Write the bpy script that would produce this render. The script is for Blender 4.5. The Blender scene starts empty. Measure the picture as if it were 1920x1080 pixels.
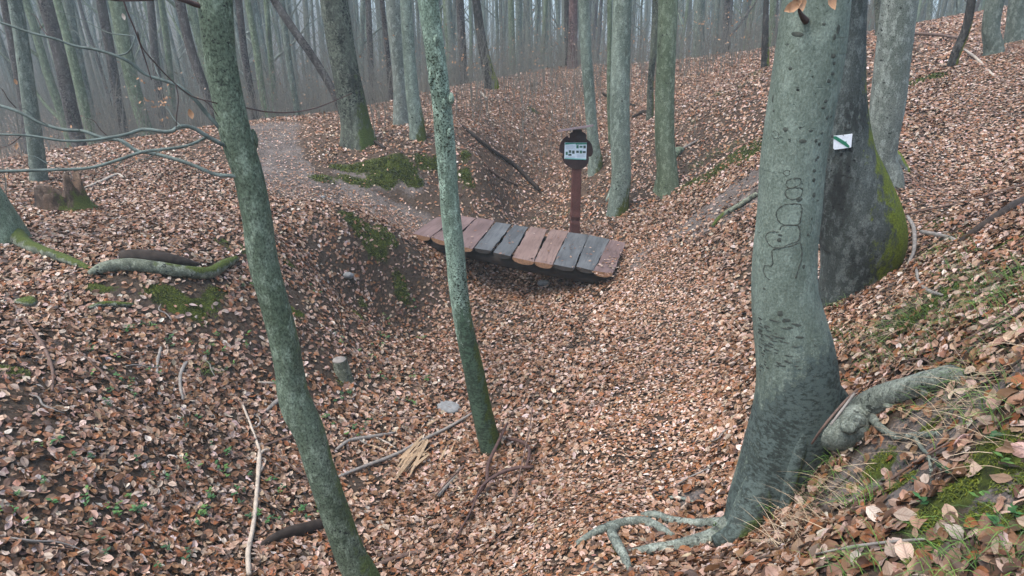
import bpy, math, random
import numpy as np
from mathutils import Vector, Matrix
from mathutils.bvhtree import BVHTree

random.seed(7)
RNG = np.random.default_rng(11)
R = math.radians
S = bpy.context.scene
COL = S.collection

# ------------------------------------------------------------------ camera
F = 1274.0                      # focal length in photo pixels (1920 wide)
PITCH = R(22)
CAMZ = 2.8
cam = bpy.data.cameras.new('camera')
camo = bpy.data.objects.new('camera', cam)
COL.objects.link(camo)
camo.location = (0, 0, CAMZ)
camo.rotation_euler = (R(90) - PITCH, 0, 0)
cam.sensor_width = 36.0
cam.lens = 36.0 * F / 1920.0
cam.clip_end = 2000
cam.clip_start = 0.05
S.camera = camo

# ------------------------------------------------------------------ light
SUN_EL, SUN_AZ = R(66), R(245)  # azimuth measured from +Y towards +X
w = bpy.data.worlds.new('World')
S.world = w
w.use_nodes = True
nt = w.node_tree
bg = nt.nodes['Background']
sky = nt.nodes.new('ShaderNodeTexSky')
sky.sky_type = 'NISHITA'
sky.sun_disc = False
sky.sun_elevation = SUN_EL
sky.sun_rotation = SUN_AZ
sky.air_density = 1.0
sky.dust_density = 3.0
sky.ozone_density = 1.0
nt.links.new(sky.outputs[0], bg.inputs[0])
bg.inputs[1].default_value = 0.15
sl = bpy.data.lights.new('sun', 'SUN')
sl.energy = 1.05
sl.angle = R(45)
sl.color = (1.0, 0.965, 0.92)
so = bpy.data.objects.new('sun', sl)
COL.objects.link(so)
sdir = Vector((math.sin(SUN_AZ) * math.cos(SUN_EL), math.cos(SUN_AZ) * math.cos(SUN_EL), math.sin(SUN_EL)))
so.rotation_euler = sdir.to_track_quat('Z', 'Y').to_euler()
so.location = sdir * 40
S.view_settings.view_transform = 'Standard'
S.view_settings.look = 'None'
S.view_settings.exposure = 1.52
S.view_settings.gamma = 1.0
cy = S.cycles
cy.use_denoising = True
cy.max_bounces = 6
cy.diffuse_bounces = 3
cy.glossy_bounces = 2
cy.transmission_bounces = 2
cy.volume_bounces = 1
cy.use_adaptive_sampling = False

# ------------------------------------------------------------------ pixel rays
CP, SP = math.cos(PITCH), math.sin(PITCH)
def ray(px, py):
    u, v = (px - 960) / F, (540 - py) / F
    return Vector((u, CP + v * SP, -SP + v * CP))
CAM = Vector((0, 0, CAMZ))
def at_y(px, py, Y):
    """point of the pixel's ray in the vertical plane at depth Y, and metres per pixel there"""
    d = ray(px, py); t = Y / d.y
    return CAM + d * t, t / F
def at_z(px, py, z):
    d = ray(px, py); t = (z - CAMZ) / d.z
    return CAM + d * t

# ------------------------------------------------------------------ terrain
CTRL = [
 (100,1050,.64),(350,1050,.27),(550,1060,.02),(100,800,.77),(300,800,.43),(450,800,.15),(700,800,-.28),(920,850,-.3),
 (900,950,-.18),(100,650,.85),(300,650,.62),(480,650,.38),(650,690,-.06),(780,650,-.42),(100,520,1.0),(300,500,.98),
 (300,560,.84),(480,520,.68),(560,480,.55),(640,560,-.08),(700,560,-.28),(780,565,-.48),(650,450,.4),(750,480,.06),(150,440,1.0),(400,400,.8),
 (600,390,.5),(520,350,.65),(560,300,.8),(740,352,.42),(740,305,.75),(790,300,.73),(700,285,.82),(850,325,.52),(620,310,.72),
 (600,340,.6),(950,400,-.18),(1020,370,-.18),(1020,330,.02),(1060,250,.6),(1150,235,.65),(900,300,.68),(900,250,.88),
 (950,200,1.1),(950,345,.12),(915,320,.42),(900,560,-.5),(1000,580,-.45),(1100,562,-.22),(1180,520,.03),(1250,600,.1),(1200,750,.12),
 (1300,850,.3),(1000,700,-.2),(1100,850,.1),(1200,950,.38),(1000,900,-.08),(1350,700,.3),(1400,600,.36),(1350,400,.6),
 (1250,400,.22),(1400,300,1.0),(1400,200,1.5),(1330,280,.9),(1300,180,1.35),(1540,580,.7),(1600,540,.8),(1700,450,1.12),
 (1750,350,1.32),(1750,250,1.65),(1850,200,1.88),(1750,130,2.1),(1900,100,2.35),(1900,400,1.7),(1800,500,1.55),
 (1900,550,1.78),(1650,620,1.28),(1750,640,1.52),(1620,720,1.15),(1850,750,1.7),(1900,900,1.68),(1700,880,1.33),
 (1600,900,1.15),(1700,1050,1.45),(1520,870,.98),(1390,1005,.6),(1450,960,.78),(1300,1060,.72),(1100,1000,.43),
 (1060,1060,.4),(900,1060,.1),(700,1070,-.1),(1500,1040,1.2),(1655,330,1.4),(1155,365,.26),(1245,342,.5),(1112,300,.45),
 (665,262,.92),(752,217,1.0),(782,237,.98),(915,155,1.3),(1075,123,1.5),(300,270,.9),(560,225,1.05),(830,170,1.2),
 (1000,150,1.32),(1150,130,1.5),(1300,120,1.7),(1450,100,2.0),(1630,70,2.35),(100,330,.78),(30,400,.95),(80,395,.9),
]
WCTRL = [(0,0,1.35),(1.5,0,1.7),(-1.5,0,1.15),(-.2,1.3,.9),(-1.2,1.6,.55),(3,0,2.1),(4,3,2.25),(6,5,2.5),(8,8,2.7),
 (-4,0,1.2),(-6,3,1.3),(-8,6,1.15),(-10,10,.5),(0.1,8.4,-.6),(-.5,8.3,-.5),(-1.35,9.05,.0),(1.42,8.0,.0),(.62,8.95,-.22),
 (9,14,2.8),(-12,14,-.3),(-4,18,.3),(0,22,.9),(5,22,1.2),(10,20,2.3),(0,-4,1.5),(6,-4,2.6),(-6,-4,1.3)]
def tps_fit(P, z, lam=2e-3):
    n = len(P)
    d2 = ((P[:, None] - P[None]) ** 2).sum(-1)
    K = 0.5 * d2 * np.log(d2 + 1e-12) + lam * np.eye(n)
    A = np.zeros((n + 3, n + 3)); A[:n, :n] = K
    A[:n, n] = 1; A[:n, n + 1:] = P; A[n, :n] = 1; A[n + 1:, :n] = P.T
    return np.linalg.solve(A, np.concatenate([z, [0, 0, 0]]))
_p = [at_z(*c) for c in CTRL]
_P = np.array([(p.x, p.y) for p in _p] + [(c[0], c[1]) for c in WCTRL])
_Z = np.array([p.z for p in _p] + [c[2] for c in WCTRL])
_W = tps_fit(_P, _Z)

def vnoise(x, y, seed=0):
    xi, yi = np.floor(x).astype(np.int64), np.floor(y).astype(np.int64)
    fx, fy = x - xi, y - yi
    fx = fx * fx * (3 - 2 * fx); fy = fy * fy * (3 - 2 * fy)
    def h(a, b):
        n = (a * 374761393 + b * 668265263 + seed * 974711) & 0x7fffffff
        n = ((n ^ (n >> 13)) * 1274126177) & 0x7fffffff
        return ((n ^ (n >> 16)) & 0xffff) / 65535.0
    return (h(xi, yi) * (1 - fx) + h(xi + 1, yi) * fx) * (1 - fy) + (h(xi, yi + 1) * (1 - fx) + h(xi + 1, yi + 1) * fx) * fy
def fbm(x, y, seed=0, o=3):
    s = 0; a = .5
    for i in range(o):
        s = s + a * vnoise(x * 2 ** i, y * 2 ** i, seed + i * 17); a *= .5
    return s
def smooth(a, b, x):
    t = np.clip((x - a) / (b - a), 0, 1); return t * t * (3 - 2 * t)

def height_raw(x, y):
    x = np.asarray(x, float); y = np.asarray(y, float)
    sh = x.shape; xf, yf = x.ravel(), y.ravel()
    near = np.empty_like(xf)
    n = len(_P)
    for i in range(0, len(xf), 60000):
        xs, ys = xf[i:i + 60000], yf[i:i + 60000]
        cx, cy_ = np.clip(xs, -14, 13), np.clip(ys, -4, 24)
        d2 = (cx[:, None] - _P[None, :, 0]) ** 2 + (cy_[:, None] - _P[None, :, 1]) ** 2
        near[i:i + 60000] = (0.5 * d2 * np.log(d2 + 1e-12)) @ _W[:n] + _W[n] + _W[n + 1] * cx + _W[n + 2] * cy_
    # far land: the ground falls away behind the brow, a wooded hill rises on the left
    r = np.hypot(xf, yf)
    far = -1.0 - 0.06 * np.clip(yf - 20, 0, 60)
    far = far + smooth(-.05, -.55, xf / (np.abs(yf) + 8)) * smooth(45, 190, r) * 26
    far = far + smooth(.35, .8, xf / (np.abs(yf) + 8)) * smooth(14, 60, r) * 7
    far = far + 7 * smooth(150, 420, r)
    k = smooth(16, 30, np.hypot(xf * 1.15, yf - 3))
    z = near * (1 - k) + far * k
    return z.reshape(sh)
def height_full(x, y):
    z = height_raw(x, y)
    z = z + .05 * (fbm(x * 1.3, y * 1.3, 3) - .45) + .035 * (fbm(x * 5, y * 5, 9) - .45)
    return z
# graded grid: fine by the camera, coarse to the horizon
NX, NY = 560, 560
gx = 6.5 * np.sinh(np.linspace(-4.6, 4.6, NX))
gy = 5.0 + 6.5 * np.sinh(np.linspace(-3.6, 4.9, NY))
GX, GY = np.meshgrid(gx, gy)
GZ = height_full(GX, GY)
# the two bridge ends rest on the ground
def H(x, y):
    """bilinear ground height"""
    x = np.asarray(x, float); y = np.asarray(y, float)
    i = np.clip(np.searchsorted(gx, x) - 1, 0, NX - 2); j = np.clip(np.searchsorted(gy, y) - 1, 0, NY - 2)
    fx = np.clip((x - gx[i]) / (gx[i + 1] - gx[i]), 0, 1); fy = np.clip((y - gy[j]) / (gy[j + 1] - gy[j]), 0, 1)
    return (GZ[j, i] * (1 - fx) + GZ[j, i + 1] * fx) * (1 - fy) + (GZ[j + 1, i] * (1 - fx) + GZ[j + 1, i + 1] * fx) * fy
_T = np.concatenate([np.arange(.8, 20, .02), np.arange(20, 90, .25)])
def on_ground(px, py):
    d = ray(px, py)
    z = CAMZ + d.z * _T - H(d.x * _T, d.y * _T)
    k = np.argmax(z < 0)
    if z[k] >= 0:
        k = len(_T) - 1
    t0, t1 = _T[max(k - 1, 0)], _T[k]
    for _ in range(12):
        tm = .5 * (t0 + t1)
        if CAMZ + d.z * tm - float(H(d.x * tm, d.y * tm)) < 0: t1 = tm
        else: t0 = tm
    return CAM + d * t1, t1 / F
def gpt(x, y):
    return Vector((x, y, float(H(x, y))))

# ------------------------------------------------------------------ object helpers
def tag(o, label=None, cat=None, group=None, kind=None):
    if label: o['label'] = label
    if cat: o['category'] = cat
    if group: o['group'] = group
    if kind: o['kind'] = kind
    return o
def empty(name, loc, label=None, cat=None, group=None):
    o = bpy.data.objects.new(name, None)
    o.empty_display_size = .1
    COL.objects.link(o); o.location = loc
    return tag(o, label, cat, group)
class MB:
    """collects shapes and links them as ONE mesh object"""
    def __init__(s): s.v, s.f, s.n, s.mi = [], [], 0, []
    def add(s, verts, faces, mi=0):
        s.v.append(np.asarray(verts, float).reshape(-1, 3))
        k = s.n
        for f in faces: s.f.append([i + k for i in f]); s.mi.append(mi)
        s.n += len(s.v[-1])
    def build(s, name, mat, parent=None, origin=None, smooth=True):
        V = np.concatenate(s.v)
        me = bpy.data.meshes.new(name)
        o = bpy.data.objects.new(name, me); COL.objects.link(o)
        if parent is not None:
            o.parent = parent
            root = Vector(parent.location)
            q = parent.parent
            while q is not None: root += q.location; q = q.parent
            base = root
        else:
            base = Vector(origin if origin is not None else V.mean(0)); o.location = base
        me.from_pydata((V - np.array(base)).tolist(), [], s.f)
        for m in (mat if isinstance(mat, (list, tuple)) else [mat]): me.materials.append(m)
        if any(s.mi): me.polygons.foreach_set('material_index', s.mi)
        me.polygons.foreach_set('use_smooth', [smooth] * len(me.polygons))
        me.update()
        return o
def quad_mesh(name, V, Q, mat, origin=(0, 0, 0), smooth=True, attrs=None):
    """fast path: numpy vertices and quads (or triangles)"""
    me = bpy.data.meshes.new(name)
    n, k = len(Q), Q.shape[1]
    me.vertices.add(len(V)); me.vertices.foreach_set('co', (V - np.array(origin)).astype(np.float32).ravel())
    me.loops.add(n * k); me.loops.foreach_set('vertex_index', Q.astype(np.int32).ravel())
    me.polygons.add(n); me.polygons.foreach_set('loop_start', np.arange(0, n * k, k, dtype=np.int32))
    me.polygons.foreach_set('use_smooth', np.full(n, smooth))
    for nm, arr in (attrs or {}).items():
        if arr.ndim == 2:
            a = me.attributes.new(nm, 'FLOAT_COLOR', 'POINT')
            a.data.foreach_set('color', np.concatenate([arr, np.ones((len(arr), 1))], 1).astype(np.float32).ravel())
        else:
            a = me.attributes.new(nm, 'FLOAT', 'POINT'); a.data.foreach_set('value', arr.astype(np.float32))
    me.materials.append(mat)
    me.update(calc_edges=True)
    o = bpy.data.objects.new(name, me); COL.objects.link(o); o.location = origin
    return o
def catmull(P, n):
    """P: (k,d) -> smoothly resampled (m,d), n points per span"""
    P = np.asarray(P, float)
    h = np.maximum(np.linalg.norm(np.diff(P[:, :min(3, P.shape[1])], axis=0), axis=1), 1e-6)[:, None]
    sl_ = np.diff(P, axis=0) / h
    m = np.empty_like(P); m[0], m[-1] = sl_[0], sl_[-1]
    if len(P) > 2: m[1:-1] = (sl_[1:] * h[:-1] + sl_[:-1] * h[1:]) / (h[:-1] + h[1:])
    out = []
    for i in range(len(P) - 1):
        for t in np.linspace(0, 1, n, endpoint=False):
            t2, t3 = t * t, t * t * t
            out.append((2 * t3 - 3 * t2 + 1) * P[i] + (t3 - 2 * t2 + t) * h[i] * m[i] + (3 * t2 - 2 * t3) * P[i + 1] + (t3 - t2) * h[i] * m[i + 1])
    out.append(P[-1])
    return np.array(out)
def tube(mb, P, r, sides=8, per=4, rough=0.0, lobes=0.0, lobe_h=.3, nl=5, seed=0, cap=True, smoothp=True, mi=0):
    """tapered tube along a polyline; rough = uneven bark outline, lobes = buttresses at the foot (first point)"""
    P = np.asarray([tuple(p) for p in P], float); r = np.asarray(r, float)
    D = np.concatenate([P, r[:, None]], 1)
    if smoothp and len(P) > 1: D = catmull(D, per)
    P, r = D[:, :3], np.maximum(D[:, 3], .0006)
    T = np.gradient(P, axis=0); T /= np.linalg.norm(T, axis=1)[:, None] + 1e-9
    u = np.cross(T[0], (0, 1, 0));
    if np.linalg.norm(u) < .2: u = np.cross(T[0], (1, 0, 0))
    u /= np.linalg.norm(u)
    th = np.linspace(0, 2 * np.pi, sides, endpoint=False)
    L = np.concatenate([[0], np.cumsum(np.linalg.norm(np.diff(P, axis=0), axis=1))])
    rows = []
    for i in range(len(P)):
        u = u - T[i] * u.dot(T[i]); u /= np.linalg.norm(u) + 1e-9
        v = np.cross(T[i], u)
        rr = np.full(sides, r[i])
        if rough:
            a = th * 1.0
            rr = rr * (1 + rough * (2 * fbm(np.cos(a) * 1.7 + seed * 3.1 + 9, np.sin(a) * 1.7 + L[i] / (r[i] * 5 + .02), seed) - .9))
        if lobes:
            rr = rr * (1 + lobes * math.exp(-L[i] / lobe_h) * (.45 + .9 * np.maximum(0, np.cos(nl * th + seed + .7 * np.sin(th + seed))) ** 1.3))
        rows.append(P[i] + np.outer(np.cos(th) * rr, u) + np.outer(np.sin(th) * rr, v))
    V = np.concatenate(rows)
    f = []
    for i in range(len(P) - 1):
        for j in range(sides):
            k = (j + 1) % sides
            f.append((i * sides + j, i * sides + k, (i + 1) * sides + k, (i + 1) * sides + j))
    if cap:
        f.append(tuple(range(sides))[::-1]); f.append(tuple((len(P) - 1) * sides + j for j in range(sides)))
    mb.add(V, f, mi)
def box(mb, c, ax, hs, mi=0):
    """box with centre c, axes ax (3 vectors), half sizes hs"""
    c = np.array(c); A = [np.array(a) * h for a, h in zip(ax, hs)]
    V = [c + sx * A[0] + sy * A[1] + sz * A[2] for sz in (-1, 1) for sy in (-1, 1) for sx in (-1, 1)]
    mb.add(V, [(0, 2, 3, 1), (4, 5, 7, 6), (0, 1, 5, 4), (2, 6, 7, 3), (0, 4, 6, 2), (1, 3, 7, 5)], mi)
def lumps(mb, c, rx, ry, rz, seed, n=14, rot=0):
    """an uneven rounded lump"""
    th = np.linspace(0, 2 * np.pi, n, endpoint=False); m = 8
    V = []
    for i in range(m + 1):
        ph = np.pi * i / m
        k = 1 + .55 * (fbm(np.cos(th) * 1.6 + seed * 5 + 7, np.sin(th) * 1.6 + ph * 1.5, seed) - .45)
        x, y, z = np.sin(ph) * np.cos(th) * rx * k, np.sin(ph) * np.sin(th) * ry * k, np.cos(ph) * rz * k
        V.append(np.stack([c[0] + x * math.cos(rot) - y * math.sin(rot), c[1] + x * math.sin(rot) + y * math.cos(rot), c[2] + z], 1))
    V = np.concatenate(V)
    mb.add(V, [(i * n + j, i * n + (j + 1) % n, (i + 1) * n + (j + 1) % n, (i + 1) * n + j)[::-1] for i in range(m) for j in range(n)])

# ------------------------------------------------------------------ materials
class NT:
    def __init__(s, name):
        s.m = bpy.data.materials.new(name); s.m.use_nodes = True
        s.t = s.m.node_tree; s.b = s.t.nodes['Principled BSDF']
        s.co = s.t.nodes.new('ShaderNodeTexCoord')
    def n(s, typ, **kw):
        o = s.t.nodes.new('ShaderNode' + typ)
        for k, v in kw.items(): setattr(o, k, v)
        return o
    def l(s, a, b): s.t.links.new(a, b)
    def mapped(s, sc, src='Object', loc=(0, 0, 0)):
        m = s.n('Mapping'); m.inputs['Scale'].default_value = sc; m.inputs['Location'].default_value = loc
        s.l(s.co.outputs[src], m.inputs[0]); return m.outputs[0]
    def noise(s, sc, scale=1.0, detail=4, rough=.55, loc=(0, 0, 0), src='Object'):
        o = s.n('TexNoise'); o.inputs['Scale'].default_value = scale; o.inputs['Detail'].default_value = detail
        o.inputs['Roughness'].default_value = rough
        s.l(s.mapped(sc, src, loc), o.inputs['Vector']); return o.outputs[0]
    def ramp(s, x, stops):
        o = s.n('ValToRGB'); e = o.color_ramp.elements
        while len(e) < len(stops): e.new(.5)
        for q, (p, c) in zip(e, stops):
            q.position = p; q.color = (c, c, c, 1) if not hasattr(c, '__len__') else (*c, 1)
        s.l(x, o.inputs[0]); return o.outputs[0]
    def mix(s, f, a, b, mode='MIX'):
        o = s.n('Mix', data_type='RGBA', blend_type=mode)
        for i, v in ((0, f), (6, a), (7, b)):
            if hasattr(v, 'links'): s.l(v, o.inputs[i])
            elif i == 0: o.inputs[0].default_value = v
            else: o.inputs[i].default_value = (*v, 1)
        return o.outputs[2]
    def math(s, op, a, b=0.0, c=None):
        o = s.n('Math', operation=op)
        for i, v in enumerate((a, b) if c is None else (a, b, c)):
            if hasattr(v, 'links'): s.l(v, o.inputs[i])
            else: o.inputs[i].default_value = v
        return o.outputs[0]
    def attr(s, name, out=2):
        o = s.n('Attribute', attribute_name=name); return o.outputs[out]
    def done(s, col, rough=.8, bump=None, strength=.3, dist=.01, spec=.3):
        if hasattr(col, 'links'): s.l(col, s.b.inputs['Base Color'])
        else: s.b.inputs['Base Color'].default_value = (*col, 1)
        if hasattr(rough, 'links'): s.l(rough, s.b.inputs['Roughness'])
        else: s.b.inputs['Roughness'].default_value = rough
        s.b.inputs['Specular IOR Level'].default_value = spec
        if bump is not None:
            o = s.n('Bump'); o.inputs['Strength'].default_value = strength; o.inputs['Distance'].default_value = dist
            s.l(bump, o.inputs['Height']); s.l(o.outputs[0], s.b.inputs['Normal'])
        return s.m

def bark(name, c1, c2, dark=(.035, .04, .035), fleck=.62, streak=.5, moss=0.0, moss_h=.5, moss_dir=(1, -.3, .2), mosscol=(.065, .082, .016), loc=0, fsc=1.0, stain=None, fine_amt=.8, crs=.27, lich=.62):
    """smooth beech bark: mottled ground tone, pale lichen, horizontal creases, dark flecks, wet dark runs, moss on one side / at the foot"""
    hue = lambda c: (c[0], c[1] * .985, c[2] * .91)
    c1, c2 = hue(c1), hue(c2)
    k = NT(name); L = (loc * 3.3, loc * 1.7, loc)
    big = k.noise((3.0, 3.0, 1.1), 1.6, 5, .6, L)
    col = k.mix(k.ramp(big, [(.35, 0), (.66, 1)]), c1, c2)
    li = k.noise((9, 9, 5), 2.2, 6, .7, L)
    col = k.mix(k.math('MULTIPLY', k.ramp(li, [(.5, 0), (.6, 1)]), lich), col, tuple(min(1, x * 1.55 + .03) for x in c2))
    fine = k.noise((40, 40, 30), 3, 4, .7, L)
    col = k.mix(fine_amt, col, k.ramp(fine, [(.34, .2), (.66, .86)]), 'OVERLAY')
    hz = k.noise((5, 5, 75), 1.0, 3, .6, L)
    crease = k.math('MULTIPLY', k.ramp(hz, [(crs, 1), (crs + .08, 0)]), k.ramp(k.noise((4, 4, 3), 1, 2, .5, L), [(.45, 0), (.6, 1)]))
    col = k.mix(k.math('MULTIPLY', crease, .25), col, dark)
    wr = k.noise((2.2, 2.2, .35), 2.0, 4, .65, (L[0] + 5, L[1], L[2]))
    run = k.ramp(wr, [(streak, 0), (streak + .12, 1)])
    col = k.mix(k.math('MULTIPLY', run, .85), col, dark)
    fl = k.noise((26 * fsc, 26 * fsc, 34 * fsc), 1.0, 3, .6, (L[0], L[1] + 3, L[2]))
    zone = k.noise((3, 3, 1.2), 1.3, 2, .5, (L[0], L[1] + 8, L[2]))
    fk = k.math('MULTIPLY', k.ramp(fl, [(fleck, 0), (fleck + .05, 1)]), k.ramp(zone, [(.42, 0), (.6, 1)]))
    col = k.mix(fk, col, tuple(x * .55 for x in dark))
    rough = .82
    if stain:      # damp algae-dark foot of the stem: (height, soft, colour, direction)
        sz = k.n('SeparateXYZ'); k.l(k.co.outputs['Object'], sz.inputs[0])
        sg = k.n('NewGeometry'); sd = k.n('VectorMath', operation='DOT_PRODUCT'); sd.inputs[1].default_value = Vector(stain[3]).normalized(); k.l(sg.outputs['Normal'], sd.inputs[0])
        s1 = k.noise((7, 7, 2.2), 1.5, 6, .7, (L[0] + 1, L[1] + 4, L[2])); s2 = k.noise((30, 30, 55), 1.2, 4, .7, (L[0] + 1, L[1] + 4, L[2]))
        q = k.math('MULTIPLY_ADD', sz.outputs[2], -1.0 / stain[1], stain[0] / stain[1])
        q = k.math('ADD', k.math('MINIMUM', q, 1.0), k.math('ADD', k.math('MULTIPLY', sd.outputs['Value'], .5), k.math('ADD', k.math('MULTIPLY_ADD', s1, 2.2, -1.1), k.math('MULTIPLY_ADD', s2, 1.1, -.55))))
        col = k.mix(k.math('MULTIPLY', k.ramp(q, [(.25, 0), (.5, 1)]), .92), col, k.mix(k.ramp(k.math('ADD', k.math('MULTIPLY', s2, .65), k.math('MULTIPLY', s1, .35)), [(.46, 0), (.54, 1)]), stain[2], tuple(x * 3.3 for x in stain[2])))
    if moss > 0:
        g = k.n('NewGeometry'); dp = k.n('VectorMath', operation='DOT_PRODUCT')
        dp.inputs[1].default_value = Vector(moss_dir).normalized(); k.l(g.outputs['Normal'], dp.inputs[0])
        sep = k.n('SeparateXYZ'); k.l(k.co.outputs['Object'], sep.inputs[0])
        hh = k.math('MULTIPLY_ADD', sep.outputs[2], -1.0 / moss_h, 1.0)
        mn = k.noise((7, 7, 4), 2, 6, .7, (L[0] + 2, L[1] + 2, L[2]))
        a = k.math('ADD', k.math('MULTIPLY', dp.outputs['Value'], .55), k.math('MULTIPLY', k.math('MAXIMUM', hh, -.6), .45))
        a = k.math('ADD', a, k.math('MULTIPLY_ADD', mn, 1.3, -.65 - .45 + moss))
        mk = k.ramp(a, [(.30, 0), (.46, 1)])
        mf = k.noise((90, 90, 90), 1, 3, .7)
        mc = k.mix(k.ramp(mf, [(.35, 0), (.65, 1)]), tuple(x * .45 for x in mosscol), tuple(x * 1.5 for x in mosscol))
        col = k.mix(mk, col, mc)
        fine = k.math('ADD', fine, k.math('MULTIPLY', k.math('MULTIPLY', mk, mf), 1.2))
    fine = k.math('ADD', fine, k.math('MULTIPLY', li, .8))
    h = k.math('SUBTRACT', k.math('MULTIPLY', fine, .5), k.math('ADD', k.math('MULTIPLY', crease, .15), k.math('MULTIPLY', fk, .8)))
    return k.done(col, rough, h, .55, .012, .25)
def plain(name, c, rough=.7, var=.35, sc=(20, 20, 20), spec=.3, bump=.2, src='Object'):
    k = NT(name); n_ = k.noise(sc, 1, 5, .65, src=src)
    col = k.mix(k.ramp(n_, [(.3, 0), (.7, 1)]), tuple(x * (1 - var) for x in c), tuple(min(1, x * (1 + var)) for x in c))
    return k.done(col, rough, n_, bump, .006, spec)
def wood(name, c1, c2, axis=(1, 0, 0), rough=.75):
    """sawn wood: grain along Object Y"""
    k = NT(name)
    g = k.noise((55, 3.0, 55), 1, 5, .7); b = k.noise((5, 1.6, 5), 1, 3, .6)
    col = k.mix(k.ramp(b, [(.33, 0), (.67, 1)]), c1, c2)
    col = k.mix(k.math('MULTIPLY', k.ramp(g, [(.36, 1), (.5, 0)]), .5), col, tuple(x * .4 for x in c1))
    st = k.noise((14, 9, 14), 1, 4, .6, (4, 1, 2))
    col = k.mix(k.math('MULTIPLY', k.ramp(st, [(.58, 0), (.72, 1)]), .4), col, tuple(x * .5 for x in c1))
    return k.done(col, rough, g, .35, .006, .3)
def tinted(name, rough=.6, spec=.3, veins=False):
    k = NT(name); c = k.attr('tint', 0)
    if veins:
        sx = k.n('SeparateXYZ'); k.l(k.attr('blade', 0), sx.inputs[0])
        wv = k.math('SINE', k.math('MULTIPLY', k.math('SUBTRACT', sx.outputs[0], k.math('MULTIPLY', k.math('ABSOLUTE', sx.outputs[1]), .55)), 24.0))
        mid_ = k.ramp(k.math('ABSOLUTE', sx.outputs[1]), [(.02, 1), (.10, 0)])
        vf = k.math('MULTIPLY', k.math('MAXIMUM', k.ramp(wv, [(.55, 0), (1, .55)]), mid_), sx.outputs[2])
        c = k.mix(k.math('MULTIPLY', vf, .55), c, (.09, .045, .025))
        bl = k.noise((30, 30, 30), 1, 4, .65); c = k.mix(k.math('MULTIPLY', k.ramp(bl, [(.55, 0), (.68, 1)]), .5), c, (.10, .05, .03))
    n_ = k.noise((60, 60, 60), 1, 3, .6)
    c = k.mix(.35, c, k.ramp(n_, [(.3, .32), (.7, .7)]), 'OVERLAY')
    return k.done(c, rough, None, spec=spec)

M_leaf = tinted('dry_leaf', .5, .32, True)
M_grass = tinted('grass_blade', .55, .25)
def ground_mat():
    k = NT('forest_soil')
    n1 = k.noise((1, 1, 1), 3, 6, .65); n2 = k.noise((1, 1, 1), 28, 5, .7)
    soil = k.mix(k.ramp(n2, [(.3, 0), (.7, 1)]), (.022, .016, .012), (.095, .07, .05))
    vor = k.n('TexVoronoi'); vor.inputs['Scale'].default_value = 26; k.l(k.mapped((1, 1, 1)), vor.inputs['Vector'])
    lf = k.ramp(k.math('FRACT', k.math('MULTIPLY', vor.outputs['Color'], 3.7)), [(0, (.05, .03, .02)), (.4, (.13, .07, .04)), (.75, (.22, .13, .085)), (1, (.3, .21, .15))])
    col = k.mix(k.attr('litter'), soil, lf)
    col = k.mix(k.attr('far'), col, k.mix(k.ramp(n1, [(.35, 0), (.65, 1)]), (.05, .05, .042), (.10, .092, .072)))
    dirt = k.mix(k.ramp(n1, [(.35, 0), (.65, 1)]), (.075, .064, .058), (.165, .145, .132))
    dirt = k.mix(k.math('MULTIPLY', k.ramp(n2, [(.48, 0), (.58, 1)]), .75), dirt, (.045, .038, .032))
    dirt = k.mix(k.ramp(k.noise((1, 1, 1), 70, 3, .6), [(.56, 0), (.62, .8)]), dirt, (.24, .17, .125))
    col = k.mix(k.ramp(k.math('ADD', k.attr('dirt'), k.math('MULTIPLY_ADD', n2, 1.3, -.65)), [(.38, 0), (.62, 1)]), col, dirt)
    mo = k.mix(k.ramp(k.noise((1, 1, 1), 11, 5, .7), [(.38, 0), (.62, 1)]), (.016, .02, .007), (.06, .078, .013))
    col = k.mix(k.ramp(k.math('ADD', k.attr('moss'), k.math('MULTIPLY_ADD', k.noise((1, 1, 1), 14, 5, .7), 1.5, -.75)), [(.4, 0), (.56, 1)]), col, mo)
    return k.done(col, .9, n2, .6, .03, .15)
M_ground = ground_mat()

# ------------------------------------------------------------------ ground sheet and path
def patch(px, py, rx, ry, rot=0):   # small close patches are cushions, not lawns
    """ellipse on the ground: centre where the pixel's ray lands, radii in metres"""
    g, m = on_ground(px, py); q = .68 if m * F < 3.2 else 1.0; return (g.x, g.y, rx * q, ry * q, rot)
def ell(x, y, ps, soft=.5, seed=1):
    out = np.zeros_like(x)
    for (cx, cyy, rx, ry, rot) in ps:
        near = (np.abs(x - cx) < 3 * max(rx, ry)) & (np.abs(y - cyy) < 3 * max(rx, ry))
        if not near.any(): continue
        dx, dy = x[near] - cx, y[near] - cyy
        a, b = dx * math.cos(rot) + dy * math.sin(rot), -dx * math.sin(rot) + dy * math.cos(rot)
        q = np.hypot(a / rx, b / ry) + .9 * (fbm(x[near] * 6 + seed, y[near] * 6, seed, 3) - .45)
        out[near] = np.maximum(out[near], 1 - smooth(1 - soft, 1 + soft * .4, q))
    return out
def along(x, y, pts, wd, seed=5):
    P = np.array([(p.x, p.y) for p in pts]); d = np.full(x.shape, 1e3)
    for a, b, wa, wb in zip(P[:-1], P[1:], wd[:-1], wd[1:]):
        ab = b - a; t = np.clip(((x - a[0]) * ab[0] + (y - a[1]) * ab[1]) / ab.dot(ab), 0, 1)
        q = np.hypot(x - a[0] - ab[0] * t, y - a[1] - ab[1] * t) / (wa + (wb - wa) * t)
        d = np.minimum(d, q)
    d = d + .7 * (fbm(x * 3.1, y * 3.1, seed) - .45)
    return 1 - smooth(.65, 1.15, d)
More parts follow.
